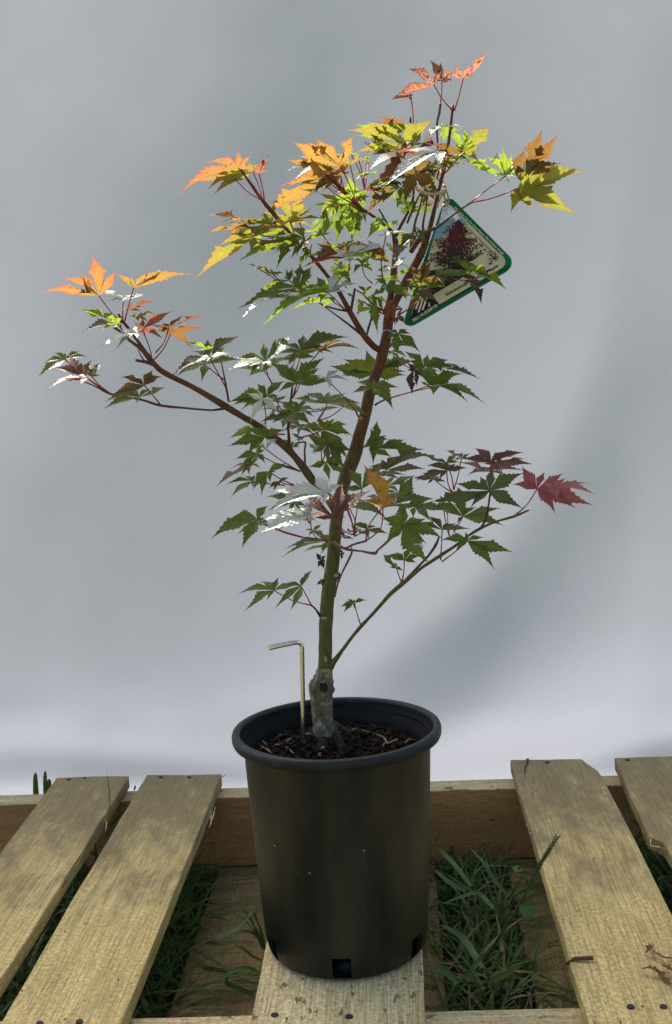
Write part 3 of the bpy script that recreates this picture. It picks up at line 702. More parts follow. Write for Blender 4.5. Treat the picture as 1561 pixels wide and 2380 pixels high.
# ------------------------------------------------------------------ leaves
LOBE = 21
UP = Vector((0, 0, 1))
def leaf(z_, bx, by, Y, o, col, tips, pet=None, wf=1.0, curl=0., label=None, fill=True, seed=[0]):
    seed[0] += 1; rn = random.Random(seed[0] * 13 + 5)
    base = PP(z_, bx, by, Y); toC = (CAM - base).normalized()
    yd = px(z_, bx, by)[1]
    if (yd < 830 and col in 'OYLMSP') or (col == 'O' and z_ == 'N') or (col in 'GD' and yd < 760 and rn.random() < .5): o = -o * (.8 if yd < 600 else .6)   # tilted away: seen from below, against the sun
    n = (UP * (1 - abs(o)) + toC * o + Vector((rn.uniform(-.08, .08), 0, rn.uniform(-.05, .05)))).normalized()
    if n.dot(UP) < -.2: n = -n
    dist = (base - CAM).dot(CF); pxm = dist / FL * ZM[z_][2] / 1.6015
    T = []
    for (tx, ty) in tips:
        x, y = px(z_, tx, ty); d = CF + CR * ((x - 780.5) / FL) - CU * ((y - 1190) / FL)
        lim = max(.3 * math.hypot(tx - bx, ty - by) * pxm, min(.032, .75 * math.hypot(tx - bx, ty - by) * pxm))
        dn = d.dot(n); dd = None
        if abs(dn) > 1e-4:
            s = (base - CAM).dot(n) / dn; dd = s - dist          # d.CF == 1
            if s < 0: dd = None
        if dd is None: dd = lim * (1 if ty < by else -1)
        dd = max(-lim, min(lim, dd)); T.append(CAM + d * (dist + dd))
    e1 = (T[0] - base); e1 = (e1 - n * e1.dot(n)); e1 = e1.normalized() if e1.length > 1e-5 else n.orthogonal().normalized(); e2 = n.cross(e1)
    lob = []
    for t in T:
        v = t - base; a, b = v.dot(e1), v.dot(e2); lob.append([math.atan2(b, a), math.hypot(a, b), v.dot(n)])
    lob.sort()
    if fill and len(lob) < 7:
        mean = sum(l[1] for l in lob) / len(lob); new = []
        gaps = [((lob[(i + 1) % len(lob)][0] - lob[i][0]) % (2 * math.pi) or 2 * math.pi, i) for i in range(len(lob))]
        big = max(gaps)
        for g, i in gaps:
            a0 = lob[i][0]
            if (g, i) == big:
                k = max(0, min(3, 5 - len(lob)))           # hidden lobes on either side of the stalk
                g2 = g - R(110)
                if k and g2 > 0:
                    for q in range(k):
                        f = (q // 2 + 1) * R(44) if q % 2 == 0 else g - (q // 2 + 1) * R(44)
                        if R(30) < f < g - R(30): new.append([a0 + f, mean * (.62 - .12 * (q // 2)), rn.uniform(-.003, .001)])
            elif g > R(78):
                k = int(g / R(48))
                for q in range(1, k): new.append([a0 + g * q / k, mean * rn.uniform(.6, .85), rn.uniform(-.003, .002)])
        for a in new: a[0] = (a[0] + math.pi) % (2 * math.pi) - math.pi
        lob += new; lob.sort()
    N = len(lob); V, F, UV = [], [], []
    gap = [(lob[(i + 1) % N][0] - lob[i][0]) % (2 * math.pi) if N > 1 else 6.28 for i in range(N)]
    for i, (th, L, h) in enumerate(lob):
        L *= 1.05; LL = math.hypot(L, h); gl, gr = min(gap[i] / 2, R(38)), min(gap[i - 1] / 2, R(38))
        W = .158 * wf * LL * rn.uniform(.9, 1.1); bend = rn.uniform(-.07, .07) * LL; fold = rn.uniform(.12, .55); droop = rn.uniform(.0, .11) * LL; tw = rn.uniform(-.10, .10)
        c_, s_ = math.cos(th), math.sin(th); dr = e1 * c_ + e2 * s_; la = -e1 * s_ + e2 * c_
        b0 = len(V)
        for j in range(LOBE + 1):
            t = j / LOBE
            c = base + dr * (L * t) + n * (h * t ** 1.5) + la * (bend * math.sin(math.pi * t)) + n * (.05 * LL * math.sin(math.pi * t)) - UP * (droop * max(0, t - .35) ** 1.6 * 2) + la * (tw * LL * max(0, t - .6) ** 1.5)
            if curl: c += n * (curl * LL * t * t * (.6 + .8 * math.sin(i * 2.1)))
            pr = ((t / .36) ** .75 if t < .36 else 1.0 if t < .42 else ((1 - t) / .58) ** 1.7)
            tooth = (1.10 if j % 2 else .86) if 4 < j < LOBE - 2 else 1
            for sgn, g in ((1, gl), (-1, gr)):
                wd = min(t * LL * math.tan(g), W * pr * tooth) if t < .5 else W * pr * tooth
                sh = -.014 * LL if (j % 2 == 0 and 4 < j < LOBE) else .010 * LL
                wav = .12 * wd * noise.noise(Vector((t * 4, i * 3 + sgn, seed[0])))
                vv = c + la * (sgn * wd) + n * (wd * fold + wav) + (dr * sh if 3 < j < LOBE - 1 else Vector())
                if sgn == 1: V.append(vv); UV.append((1., t)); V.append(c); UV.append((.5, t))
                else: V.append(vv); UV.append((0., t))
            q = b0 + j * 3
            if j < LOBE: F += [(q, q + 1, q + 4, q + 3), (q + 1, q + 2, q + 5, q + 4)]
    me = pyd(V, F); ul = me.uv_layers.new(name='UVMap')
    for l in me.loops: ul.data[l.index].uv = UV[l.vertex_index]
    o_ = link('leaf', me, LM[col], tree, True, loc=tuple(base))
    if label: o_['label'] = label
    if pet:
        p = PP(pet[0], pet[1], pet[2], pet[3]); mid = base.lerp(p, .5) + Vector((rn.uniform(-1, 1), rn.uniform(-1, 1), rn.uniform(-1.2, .4))) * .05 * (p - base).length
        pp, rr = smoothpath([base, mid, p], [.0006, .0005, .0008], 5); Vp, Fp = tube(pp, rr, 5)
        link('petiole', pyd(Vp, Fp), PETI, o_, True, loc=tuple(base))
    return o_

LV = [
# ---- top of the crown
('B', 515, 268, -.01, .4, 'S', [(250, 390), (345, 165), (400, 200), (500, 215)], ('B', 625, 425, .02), 1.1, .25),
('B', 565, 248, .0, .7, 'K', [(495, 120), (565, 130), (600, 200)], ('B', 552, 400, .0), 1.3, .2),
('B', 570, 250, -.01, .3, 'S', [(650, 165), (640, 255), (600, 190)], None, 1.4, .2),
('B', 697, 232, .0, .45, 'S', [(850, 85), (730, 140), (650, 160), (600, 225)], ('B', 642, 430, .02), 1.1, .3),
('B', 375, 345, .0, .2, 'S', [(255, 380), (300, 335), (345, 330)], ('B', 385, 600, .01), 1.1, .1),
('M', 540, 380, .01, .75, 'Y', [(0, 232), (195, 125), (330, 175), (890, 90), (70, 440)], ('M', 650, 440, .02), 1.25),
('M', 590, 240, .04, .35, 'M', [(318, 72), (400, 110), (690, 180)], None, 1.3),
('M', 680, 400, .0, .5, 'Y', [(760, 250), (720, 130), (640, 330)], None, 1.2),
('M', 930, 465, -.03, .38, 'P', [(185, 905), (350, 760), (640, 600), (1010, 400), (1100, 520)], ('M', 990, 700, .0), 1.3),
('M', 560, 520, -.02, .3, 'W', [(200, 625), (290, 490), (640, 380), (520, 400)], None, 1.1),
('M', 690, 690, -.05, .92, 'M', [(580, 1005), (468, 745), (965, 905), (870, 545), (600, 610)], None, 1.5),
('M', 1060, 205, -.01, .2, 'W', [(755, 365), (880, 260), (1200, 215)], None, 1.3),
('M', 1215, 470, .02, .7, 'Y', [(1485, 175), (1270, 270), (1400, 430)], ('M', 1030, 620, .02), 1.9),
('M', 1220, 420, .0, .5, 'L', [(1090, 230), (1210, 215), (1270, 300)], None, 1.3),
('M', 950, 430, -.02, .5, 'M', [(1205, 490), (1060, 540), (1100, 420)], None, 1.5),
('M', 1010, 570, .0, .2, 'L', [(1280, 540), (1160, 610), (850, 620)], ('M', 1000, 700, .01), 1.2),
('B', 955, 830, -.03, .45, 'L', [(700, 700), (835, 700), (940, 650), (995, 690)], ('E', 1010, 232, -.05), 1.2),
('B', 960, 825, -.02, .35, 'W', [(905, 655), (990, 700), (1040, 840)], None, 1.3),
('B', 1030, 905, -.06, .6, 'Y', [(1442, 765), (1395, 1070), (1130, 1045), (1200, 800)], ('E', 1010, 232, -.05), 1.25, 0., 'yellow green leaf with orange tips, farthest right of the crown'),
('B', 1035, 850, -.03, .55, 'M', [(1270, 562), (1175, 510), (1075, 640), (1300, 740)], None, 1.45),
('B', 1060, 870, -.04, .7, 'D', [(1320, 770), (1240, 880), (1180, 660)], None, 1.3),
('B', 1030, 850, -.05, .4, 'Y', [(1290, 820), (1200, 850), (1120, 830)], None, 1.2),
('M', 440, 860, .0, .5, 'Y', [(215, 900), (300, 960), (330, 860)], ('M', 250, 980, .0), 1.6),
('M', 540, 840, -.04, .55, 'D', [(170, 1100), (300, 990), (480, 880)], None, 1.3),
('M', 560, 940, .0, .8, 'G', [(500, 1080), (620, 1100), (690, 930)], None, 1.4),
('M', 800, 1060, .02, .8, 'D', [(880, 1110), (640, 1120), (900, 1000)], None, 1.5),
('M', 100, 560, .0, .2, 'Y', [(235, 560), (20, 590), (150, 520)], ('M', 160, 860, .0), 1.2),
('M', 270, 700, -.02, .12, 'L', [(60, 715), (130, 750), (200, 690)], None, 1.6),
('K', 1130, 1000, .02, .6, 'L', [(1090, 620), (1000, 720), (1200, 1040)], None, 1.3),
('M', 930, 470, -.05, .35, 'W', [(350, 780), (620, 560), (480, 640)], None, 1.2),
('M', 890, 400, -.01, .4, 'P', [(690, 440), (770, 365), (860, 320), (960, 370)], None, 1.4),
('M', 940, 600, -.02, .5, 'L', [(850, 620), (890, 540), (990, 620), (930, 680)], None, 1.5),
('M', 470, 790, -.01, .4, 'G', [(330, 860), (420, 760), (560, 830)], None, 1.5),
('M', 870, 700, .0, .6, 'D', [(800, 640), (900, 800), (960, 660)], None, 1.5),
('M', 600, 420, -.02, .5, 'K', [(520, 400), (570, 520), (610, 340)], None, 1.5),
('M', 420, 500, .01, .4, 'M', [(300, 560), (230, 500), (540, 480), (400, 430)], None, 1.5),
('M', 300, 380, .0, .5, 'L', [(240, 340), (260, 490), (360, 440)], None, 1.6),
('M', 370, 400, .01, .2, 'D', [(205, 250), (280, 300), (390, 420)], None, 1.2),
('M', 640, 640, .0, .5, 'M', [(350, 640), (430, 560), (560, 700), (300, 720)], None, 1.4),
('M', 1000, 260, .02, .6, 'L', [(1000, 380), (1110, 330), (1180, 240), (980, 200)], None, 1.5),
('M', 840, 880, .01, .75, 'D', [(700, 960), (900, 980), (780, 1040), (940, 900)], None, 1.5),
('M', 640, 1000, .02, .75, 'G', [(560, 1110), (720, 1080), (500, 1000), (660, 1150)], None, 1.5),
('M', 290, 800, -.02, .3, 'L', [(190, 860), (380, 800), (300, 740)], None, 1.4),
('M', 60, 1000, -.01, .6, 'L', [(20, 1120), (100, 1080), (130, 980)], None, 1.5),
('M', 130, 940, .01, .7, 'G', [(30, 900), (200, 960), (160, 860), (80, 1020)], None, 1.5),
# ---- upper left leaves
('A', 560, 930, -.04, .3, 'O', [(130, 1070), (300, 872), (545, 785), (650, 820), (710, 960)], ('A', 735, 1165, -.045), 1.0, 0., 'orange leaf with glossy white tips, upper left of the crown'),
('A', 708, 968, -.05, .4, 'S', [(785, 840), (740, 845), (660, 910), (690, 900)], ('A', 748, 1175, -.045), 1.2, .2),
('A', 1300, 915, -.05, .6, 'O', [(965, 715), (1130, 700), (1400, 670), (1060, 740), (1330, 800)], ('A', 1420, 1200, -.02), 1.35),
('A', 1225, 910, -.02, .2, 'G', [(918, 890), (985, 830), (955, 990), (1150, 850)], ('A', 1300, 1080, -.02), 1.0),
('A', 1145, 1010, -.06, .4, 'O', [(722, 1285), (912, 1040), (1080, 840), (1000, 960)], ('A', 1420, 1200, -.02), 1.25),
('A', 1150, 1015, -.03, .5, 'D', [(990, 1165), (1120, 1110), (1200, 1060)], None, 1.4),
('K', 990, 640, -.03, .4, 'O', [(820, 600), (890, 510), (780, 790), (1060, 380)], ('K', 1050, 840, -.02), 1.2),
('A', 935, 1312, -.06, .5, 'Y', [(800, 1385), (870, 1125), (1015, 1095), (830, 1260)], ('D', 870, 195, -.02), 1.3),
('A', 800, 1345, -.06, .6, 'D', [(465, 1408), (560, 1330), (650, 1300), (640, 1430)], ('A', 905, 1365, -.035), 1.6),
('D', 470, 70, -.07, .4, 'Y', [(63, 312), (220, 120), (390, 60)], ('D', 700, 70, -.03), 1.25, 0., 'yellow orange leaf with a long drooping point'),
('A', 650, 1340, -.05, .35, 'O', [(333, 1268), (440, 1300), (560, 1290)], None, 1.3),
('A', 940, 1315, -.04, .3, 'Y', [(1180, 1285), (1100, 1340), (1050, 1290)], None, 1.2),
('D', 835, 65, -.05, .35, 'G', [(370, 212), (560, 60), (700, 50), (480, 130)], ('D', 872, 200, -.03), 1.35),
('D', 840, 80, -.06, .4, 'G', [(635, 280), (720, 150), (780, 200), (740, 215)], None, 1.2),
('K', 785, 1330, -.05, .5, 'L', [(565, 1400), (830, 1060), (740, 1230), (700, 1320)], ('K', 855, 1430, -.03), 1.2),
('K', 800, 1200, -.03, .7, 'G', [(830, 980), (720, 1230), (740, 1080)], None, 1.2),
('K', 960, 990, -.05, .5, 'Y', [(735, 840), (800, 1010), (950, 1100), (1010, 950)], None, 1.3),
('K', 1130, 880, -.07, .15, 'L', [(850, 1000), (1300, 810), (1000, 930)], None, 1.2),
('K', 1080, 960, -.0, .9, 'G', [(1120, 1410), (950, 1400), (1230, 1350), (960, 1180)], ('K', 1250, 1060, .0), 1.35),
('K', 1060, 1080, -.04, .7, 'L', [(1130, 1405), (980, 1110), (1090, 1070)], None, 1.2),
('K', 1450, 1150, -.03, .7, 'L', [(1295, 1365), (1430, 1110), (1520, 1120)], None, 1.3),
('K', 1200, 880, .0, .6, 'G', [(1340, 870), (1240, 960), (1300, 950)], None, 1.4),
# ---- middle crown
('D', 1130, 215, -.07, .45, 'P', [(930, 110), (935, 190), (830, 275), (1080, 110)], None, 1.2),
('D', 1160, 210, -.09, .35, 'W', [(1330, 120), (1310, 220), (1480, 120), (1060, 140)], None, 1.3),
('D', 1250, 190, -.02, .6, 'D', [(1480, 245), (1350, 100), (1440, 150)], None, 1.5),
('D', 1120, 160, .0, .8, 'G', [(980, 130), (1060, 260), (1230, 130)], None, 1.5),
('J', 580, 85, -.09, .2, 'W', [(905, 50), (470, 60), (560, 20), (700, 20)], ('J', 545, 580, -.03), 1.2),
('J', 770, 100, .0, .8, 'G', [(745, 235), (690, 110), (850, 120)], None, 1.4),
('J', 930, 60, -.04, .4, 'D', [(655, 410), (860, 170), (1000, 20), (720, 250)], None, 1.3),
('J', 900, 180, .01, .5, 'D', [(1130, 200), (980, 230)], None, 1.2),
('J', 700, 440, -.08, .25, 'W', [(555, 520), (750, 340), (860, 470), (820, 300)], ('J', 660, 620, .0), 1.3),
('J', 700, 560, -.02, .6, 'G', [(880, 470), (730, 600), (600, 600)], None, 1.4),
('J', 300, 420, -.06, .5, 'G', [(440, 510), (190, 540), (240, 340), (420, 300)], ('J', 420, 640, .0), 1.3),
('J', 440, 250, -.03, .6, 'D', [(620, 380), (500, 160), (380, 130), (580, 250)], None, 1.3),
('J', 260, 310, -.09, .2, 'L', [(30, 300), (430, 290), (370, 260), (130, 260)], None, 1.2),
('J', 160, 360, -.06, .3, 'L', [(340, 410), (20, 340), (100, 380)], None, 1.2),
('J', 90, 560, -.02, .7, 'D', [(160, 380), (20, 440), (180, 540)], None, 1.4),
('J', 590, 660, -.05, .65, 'G', [(930, 790), (400, 790), (440, 575), (720, 600), (500, 720)], None, 1.35),
('J', 470, 800, -.02, .85, 'G', [(490, 1195), (550, 960), (380, 900)], ('J', 560, 1000, .0), 1.2),
('J', 430, 925, .0, .55, 'G', [(212, 990), (330, 860), (400, 1040)], None, 1.3),
('J', 350, 740, -.03, .5, 'G', [(250, 650), (330, 800), (420, 640)], None, 1.3),
('J', 620, 900, -.02, .85, 'P', [(690, 1120), (600, 1100), (560, 830), (680, 800)], None, 1.1),
('J', 720, 1040, .0, .6, 'D', [(800, 1100), (690, 1120), (770, 1040)], ('J', 640, 1100, .0), 1.1),
('J', 985, 620, -.06, .7, 'M', [(1110, 385), (875, 430), (1260, 660), (800, 600), (1000, 380)], None, 1.6),
('J', 990, 640, -.05, .6, 'G', [(1200, 640), (860, 740), (1100, 600)], None, 1.4),
('E', 720, 840, -.05, .4, 'G', [(1090, 860), (900, 880), (960, 800)], None, 1.3),
('E', 985, 790, -.05, .55, 'G', [(1295, 950), (920, 705), (1060, 750), (1190, 860)], None, 1.5),
('E', 1020, 880, -.06, .4, 'K', [(1088, 1078), (900, 830), (1060, 940)], ('E', 800, 840, -.05), 1.3),
('E', 590, 960, -.06, .6, 'D', [(740, 1050), (720, 960), (650, 1060), (540, 1000)], ('E', 500, 1110, -.02), 1.3),
('E', 480, 920, -.03, .55, 'G', [(800, 920), (560, 990), (620, 900)], None, 1.3),
('F', 690, 190, -.02, .55, 'G', [(858, 320), (690, 345), (615, 165), (790, 190)], ('F', 620, 300, .0), 1.35),
('F', 640, 330, .02, .35, 'G', [(760, 365), (610, 360), (700, 380)], None, 1.3),
('E', 300, 1290, -.02, .35, 'W', [(270, 1320), (340, 1295), (360, 1310)], None, 1.4),  # pale leaf set in as the sun spot on the trunk
('E', 410, 1180, -.01, .6, 'P', [(460, 1230), (390, 1200), (430, 1130)], None, 1.1),
# ---- upper left, shaded tiers
('D', 610, 330, -.05, .5, 'G', [(498, 265), (545, 320), (600, 285)], ('D', 690, 400, -.04), 1.5),
('D', 620, 330, -.05, .4, 'G', [(700, 325), (660, 345)], None, 1.5),
('D', 800, 430, -.07, .4, 'G', [(358, 572), (820, 245), (765, 335), (895, 255), (480, 480)], ('D', 860, 490, -.03), 1.25),
('D', 1005, 462, -.09, .35, 'L', [(545, 665), (710, 500), (830, 440)], ('D', 1140, 595, .0), 1.25),
('D', 1010, 465, -.07, .6, 'G', [(932, 338), (850, 430), (1040, 380)], None, 1.4),
('D', 1020, 465, -.10, .3, 'W', [(1060, 300), (1235, 385), (1130, 400)], None, 1.3),
('D', 700, 500, -.09, .2, 'W', [(392, 642), (560, 520), (780, 465)], None, 1.0),
('D', 800, 440, -.05, .4, 'G', [(1010, 430), (920, 410), (960, 445)], None, 1.3),
('D', 1100, 280, .0, .8, 'G', [(1060, 440), (1180, 400), (1120, 230)], None, 1.4),
# ---- tier of the left limb
('D', 560, 962, -.09, .42, 'G', [(290, 1008), (308, 935), (540, 818), (735, 737), (440, 1075)], ('D', 610, 1130, -.05), 1.1),
('D', 548, 970, -.10, .3, 'W', [(290, 1015), (400, 1010)], None, 1.3),
('D', 820, 885, -.05, .45, 'D', [(1168, 757), (695, 830), (640, 900), (1060, 900)], ('D', 765, 1060, -.05), 1.2),
('D', 960, 885, -.06, .25, 'M', [(1260, 868), (1120, 790), (870, 910)], ('D', 800, 1050, -.05), 1.2),
('D', 785, 1125, -.07, .6, 'G', [(990, 935), (590, 980), (745, 978), (1050, 1100), (900, 1050), (650, 1180)], ('D', 757, 1230, -.045), 1.25),
('D', 1000, 1090, -.08, .25, 'W', [(1180, 1100), (1100, 1020), (1030, 1170), (960, 1075)], ('D', 1225, 1340, .0), 1.3),
('D', 575, 1220, -.08, .65, 'G', [(500, 1115), (605, 1120), (660, 1210), (300, 1262), (700, 1100)], ('D', 700, 1350, -.04), 1.35),
('D', 540, 1240, -.11, .7, 'W', [(452, 1395), (650, 1335), (420, 1190)], ('D', 560, 1420, -.06), 1.1),
('D', 560, 1250, -.08, .3, 'G', [(285, 1262), (380, 1310), (640, 1300)], None, 1.3),
('D', 1008, 1272, -.02, .45, 'G', [(850, 1188), (1150, 1190), (1262, 1268), (755, 1240), (900, 1250)], ('D', 940, 1400, -.02), 1.25),
('D', 760, 1345, -.05, .55, 'G', [(520, 1400), (665, 1245), (850, 1250), (895, 1425), (600, 1370)], ('G', 728, 60, -.03), 1.3),
('D', 770, 1330, -.07, .5, 'L', [(670, 1290), (730, 1340)], None, 1.1),
('G', 700, 15, -.06, .4, 'G', [(510, 35), (880, 10), (840, 90), (600, 50)], None, 1.2),
('F', 500, 495, .05, .8, 'G', [(440, 305), (165, 420), (250, 510), (820, 385), (750, 510), (740, 365)], None, 1.35),
('F', 490, 600, -.03, .5, 'G', [(328, 645), (700, 590), (650, 760), (360, 560), (500, 540)], None, 1.4),
('F', 890, 445, -.02, .5, 'G', [(735, 320), (1085, 382), (1130, 450), (770, 400)], ('F', 800, 540, .0), 1.35),
('F', 1000, 455, -.02, .15, 'D', [(1330, 535), (1220, 500), (1190, 455)], None, 1.2),
('F', 930, 592, -.03, .6, 'G', [(1190, 480), (820, 435), (930, 460), (1000, 500), (860, 560)], ('F', 625, 690, .0), 1.4),
('F', 940, 597, -.03, .2, 'G', [(1360, 698), (1230, 705), (1120, 640)], None, 1.3),
('F', 815, 475, -.03, .8, 'K', [(800, 665), (755, 475), (835, 600)], ('F', 700, 400, .01), 1.3),
('G', 975, 95, .0, .85, 'G', [(945, 0), (1060, 20), (1190, 120), (1160, 290), (830, 60)], ('G', 830, 150, .0), 1.5),
('G', 1010, 200, -.01, .9, 'D', [(1190, 240), (1130, 370), (1010, 330), (870, 140), (960, 90)], ('G', 970, 340, .0), 1.55),
('G', 1000, 330, .0, .85, 'G', [(1130, 420), (1030, 460), (870, 360), (1130, 340)], None, 1.35),
('G', 930, 230, .0, .8, 'W', [(870, 190), (980, 260), (900, 270)], None, 1.5),
('G', 760, 220, .0, .6, 'G', [(820, 180), (720, 240), (660, 160)], None, 1.5),
('F', 520, 1020, .0, .7, 'G', [(525, 860), (620, 1000), (470, 920), (500, 1190), (400, 1080)], None, 1.4),
('F', 490, 1080, -.01, .6, 'G', [(710, 1080), (600, 960), (880, 1070), (640, 1150)], None, 1.5),
('F', 600, 1245, -.02, .4, 'D', [(970, 1110), (700, 1120), (905, 1215), (560, 1150)], ('F', 520, 1330, .0), 1.5),
('F', 1065, 1195, -.06, .4, 'D', [(870, 1120), (1150, 1110), (960, 1150)], ('F', 1120, 1400, -.05), 1.1),
('F', 1065, 1250, -.08, .5, 'M', [(818, 1310), (1230, 1230), (900, 1200), (1140, 1190)], ('F', 1110, 1420, -.05), 1.2),
('H', 740, 210, -.08, .5, 'P', [(1005, 200), (548, 190), (630, 108), (845, 130), (955, 145), (810, 275)], ('H', 735, 430, -.08), 1.2, 0., 'purple red leaf spread flat'),
('H', 690, 270, -.06, .25, 'P', [(520, 208), (960, 260), (850, 290), (600, 250)], None, 1.2),
('H', 730, 392, -.10, .6, 'D', [(952, 272), (380, 440), (512, 345), (670, 288), (758, 238), (950, 500), (610, 505)], ('H', 722, 500, -.085), 1.3),
('H', 1040, 380, -.11, .75, 'R', [(1392, 475), (940, 222), (875, 350), (1090, 260), (1203, 268), (1285, 490), (1155, 530)], ('H', 885, 560, -.09), 1.35, 0., 'red leaf, farthest right of the lower branch'),
('H', 1130, 380, -.16, .2, 'R', [(1385, 330), (1418, 415)], None, 1.0),
('H', 175, 610, -.13, .92, 'G', [(340, 860), (30, 560), (150, 450), (325, 570), (425, 690), (60, 735), (190, 480)], ('G', 1372, 975, -.10), 1.45),
('H', 560, 560, -.07, .5, 'G', [(803, 502), (360, 480), (500, 430), (650, 490), (820, 625), (520, 605)], ('H', 500, 660, -.05), 1.3),
('H', 430, 470, -.04, .5, 'G', [(360, 460), (530, 400), (480, 510)], ('H', 470, 680, -.05), 1.5),
('H', 425, 645, -.08, .35, 'D', [(607, 636), (335, 540), (465, 590), (300, 590), (520, 600)], ('H', 415, 840, -.06), 1.2),
('H', 590, 715, -.10, .65, 'G', [(755, 890), (880, 770), (410, 700), (570, 655), (695, 690), (510, 780)], ('H', 425, 850, -.06), 1.3),
('H', 120, 480, -.05, .5, 'G', [(370, 440), (230, 290), (310, 480), (100, 390)], None, 1.3),
('H', 250, 500, -.06, .4, 'G', [(480, 520), (330, 440), (360, 590)], None, 1.3),
('H', 280, 740, -.17, .35, 'W', [(235, 745), (300, 735), (310, 770)], None, 1.6),  # pale leaf laid over the big green one as its sun spot
('H', 180, 842, -.05, .5, 'G', [(125, 780), (222, 758), (290, 800), (262, 860), (60, 800)], ('H', 165, 980, -.045), 1.3),
('H', 130, 893, -.05, .5, 'G', [(42, 790), (160, 880), (115, 850)], ('H', 162, 985, -.045), 1.3),
# ---- the sunlit spray in front of the trunk
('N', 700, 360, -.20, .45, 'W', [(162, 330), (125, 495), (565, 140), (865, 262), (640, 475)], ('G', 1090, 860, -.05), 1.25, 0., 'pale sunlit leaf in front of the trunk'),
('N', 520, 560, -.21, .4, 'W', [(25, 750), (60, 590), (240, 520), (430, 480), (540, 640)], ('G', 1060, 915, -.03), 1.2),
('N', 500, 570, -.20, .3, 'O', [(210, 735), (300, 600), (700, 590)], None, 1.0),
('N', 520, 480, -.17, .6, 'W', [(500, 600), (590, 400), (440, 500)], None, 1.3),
('N', 765, 590, -.19, .5, 'P', [(1115, 300), (835, 240), (640, 290), (485, 315), (560, 580), (885, 580)], ('G', 1200, 860, -.08), 1.05),
('N', 1235, 500, -.19, .6, 'O', [(1038, 15), (1385, 355), (1000, 405), (1110, 370)], ('G', 1290, 905, -.09), 1.25, 0., 'orange leaf with one upright lobe beside the trunk'),
('N', 1230, 490, -.18, .25, 'S', [(1390, 340), (1330, 350), (1290, 400)], ('G', 1290, 905, -.09), 1.2),
('N', 1030, 310, -.10, .55, 'G', [(905, 110), (1230, 20), (1130, 170), (840, 340), (900, 280)], ('G', 1200, 850, -.05), 1.3),
('N', 1290, 280, -.08, .35, 'G', [(1550, 175), (1520, 270), (1350, 180)], None, 1.3),
('N', 1190, 390, -.09, .3, 'G', [(1561, 400), (1400, 330), (1100, 420)], None, 1.3),
('N', 900, 480, -.12, .4, 'G', [(1290, 580), (1060, 440), (780, 460), (720, 420)], ('N', 960, 760, -.06), 1.2),
('N', 380, 440, -.13, .5, 'G', [(105, 385), (250, 470), (500, 380), (420, 510), (130, 500)], ('N', 520, 640, -.08), 1.3),
('N', 1080, 700, -.08, .5, 'G', [(1290, 740), (930, 640), (1050, 620), (1180, 670), (1100, 800)], ('N', 960, 770, -.06), 1.3),
('N', 560, 720, -.07, .3, 'G', [(700, 790), (470, 700), (640, 640), (520, 780)], ('N', 700, 830, -.03), 1.2),
('N', 720, 820, -.06, .15, 'G', [(255, 945), (270, 905), (450, 830)], None, 1.0),
('N', 850, 780, -.07, .4, 'D', [(960, 790), (830, 700), (900, 760)], None, 1.3),
('G', 500, 745, -.10, .6, 'G', [(165, 865), (585, 635), (390, 948), (280, 745), (590, 770)], ('G', 880, 890, -.05), 1.3, 0.),
# ---- left of the trunk
('G', 555, 150, -.05, .6, 'G', [(288, 215), (435, 85), (565, 48), (700, 85), (430, 275), (610, 170)], ('G', 700, 130, -.02), 1.35),
('G', 600, 180, -.08, .4, 'W', [(555, 245), (625, 160), (650, 210)], None, 1.3),
('G', 500, 270, -.03, .6, 'G', [(335, 305), (560, 235), (380, 420), (560, 340), (430, 390)], ('G', 800, 395, .0), 1.4),
('G', 440, 350, -.04, .2, 'D', [(205, 515), (340, 400)], None, 1.2),
('G', 585, 400, -.06, .6, 'G', [(710, 330), (530, 556), (600, 480), (470, 520), (640, 400)], ('G', 770, 500, -.02), 1.4),
('G', 470, 470, -.06, .25, 'G', [(265, 500), (305, 590), (400, 430), (480, 415)], ('G', 700, 500, -.03), 1.1),
('G', 620, 1262, -.05, .3, 'G', [(355, 1282), (655, 1155), (570, 1335), (400, 1398), (810, 1215)], ('G', 895, 1372, -.03), 1.1),
('G', 820, 1232, -.05, .45, 'G', [(905, 1108), (738, 1415), (622, 1383), (835, 1150), (700, 1210)], ('G', 893, 1370, -.03), .9),
('G', 1205, 1352, -.06, .5, 'G', [(1100, 1380), (1298, 1335), (1130, 1420), (1205, 1325)], ('G', 1255, 1522, -.03), 1.4),
('G', 965, 1040, -.015, .8, 'K', [(930, 985), (1000, 1010), (935, 1100), (990, 1110)], None, 1.7, .2),
('G', 975, 1200, -.015, .8, 'K', [(930, 1225), (985, 1175), (975, 1240)], None, 1.7, .2),
('G', 1115, 1000, -.01, .8, 'K', [(1100, 960), (1130, 1010), (1110, 1040)], None, 1.7, .2),
('G', 1090, 1180, -.01, .8, 'K', [(1100, 1120), (1110, 1200), (1080, 1210)], None, 1.5, .2),
# ---- far left
('C', 520, 488, -.06, .5, 'O', [(90, 458), (243, 342), (470, 152), (395, 300), (640, 298)], ('C', 690, 690, -.06), 1.25, 0., 'orange leaf, farthest left of the tree'),
('C', 430, 470, -.08, .7, 'M', [(440, 345), (380, 430)], None, 1.2),
('C', 775, 432, -.06, .4, 'O', [(1205, 325), (640, 315), (965, 275), (760, 330), (870, 300)], ('C', 710, 670, -.055), 1.25, 0., 'orange leaf spread like a wing, upper left'),
('C', 700, 522, -.04, .25, 'D', [(550, 435), (905, 485), (640, 470), (790, 470)], ('C', 695, 650, -.055), 1.5),
('C', 740, 600, -.05, .4, 'P', [(940, 510), (760, 530), (860, 560)], None, 1.3),
('C', 800, 645, -.06, .5, 'D', [(960, 610), (880, 680), (730, 640), (840, 600)], None, 1.5),
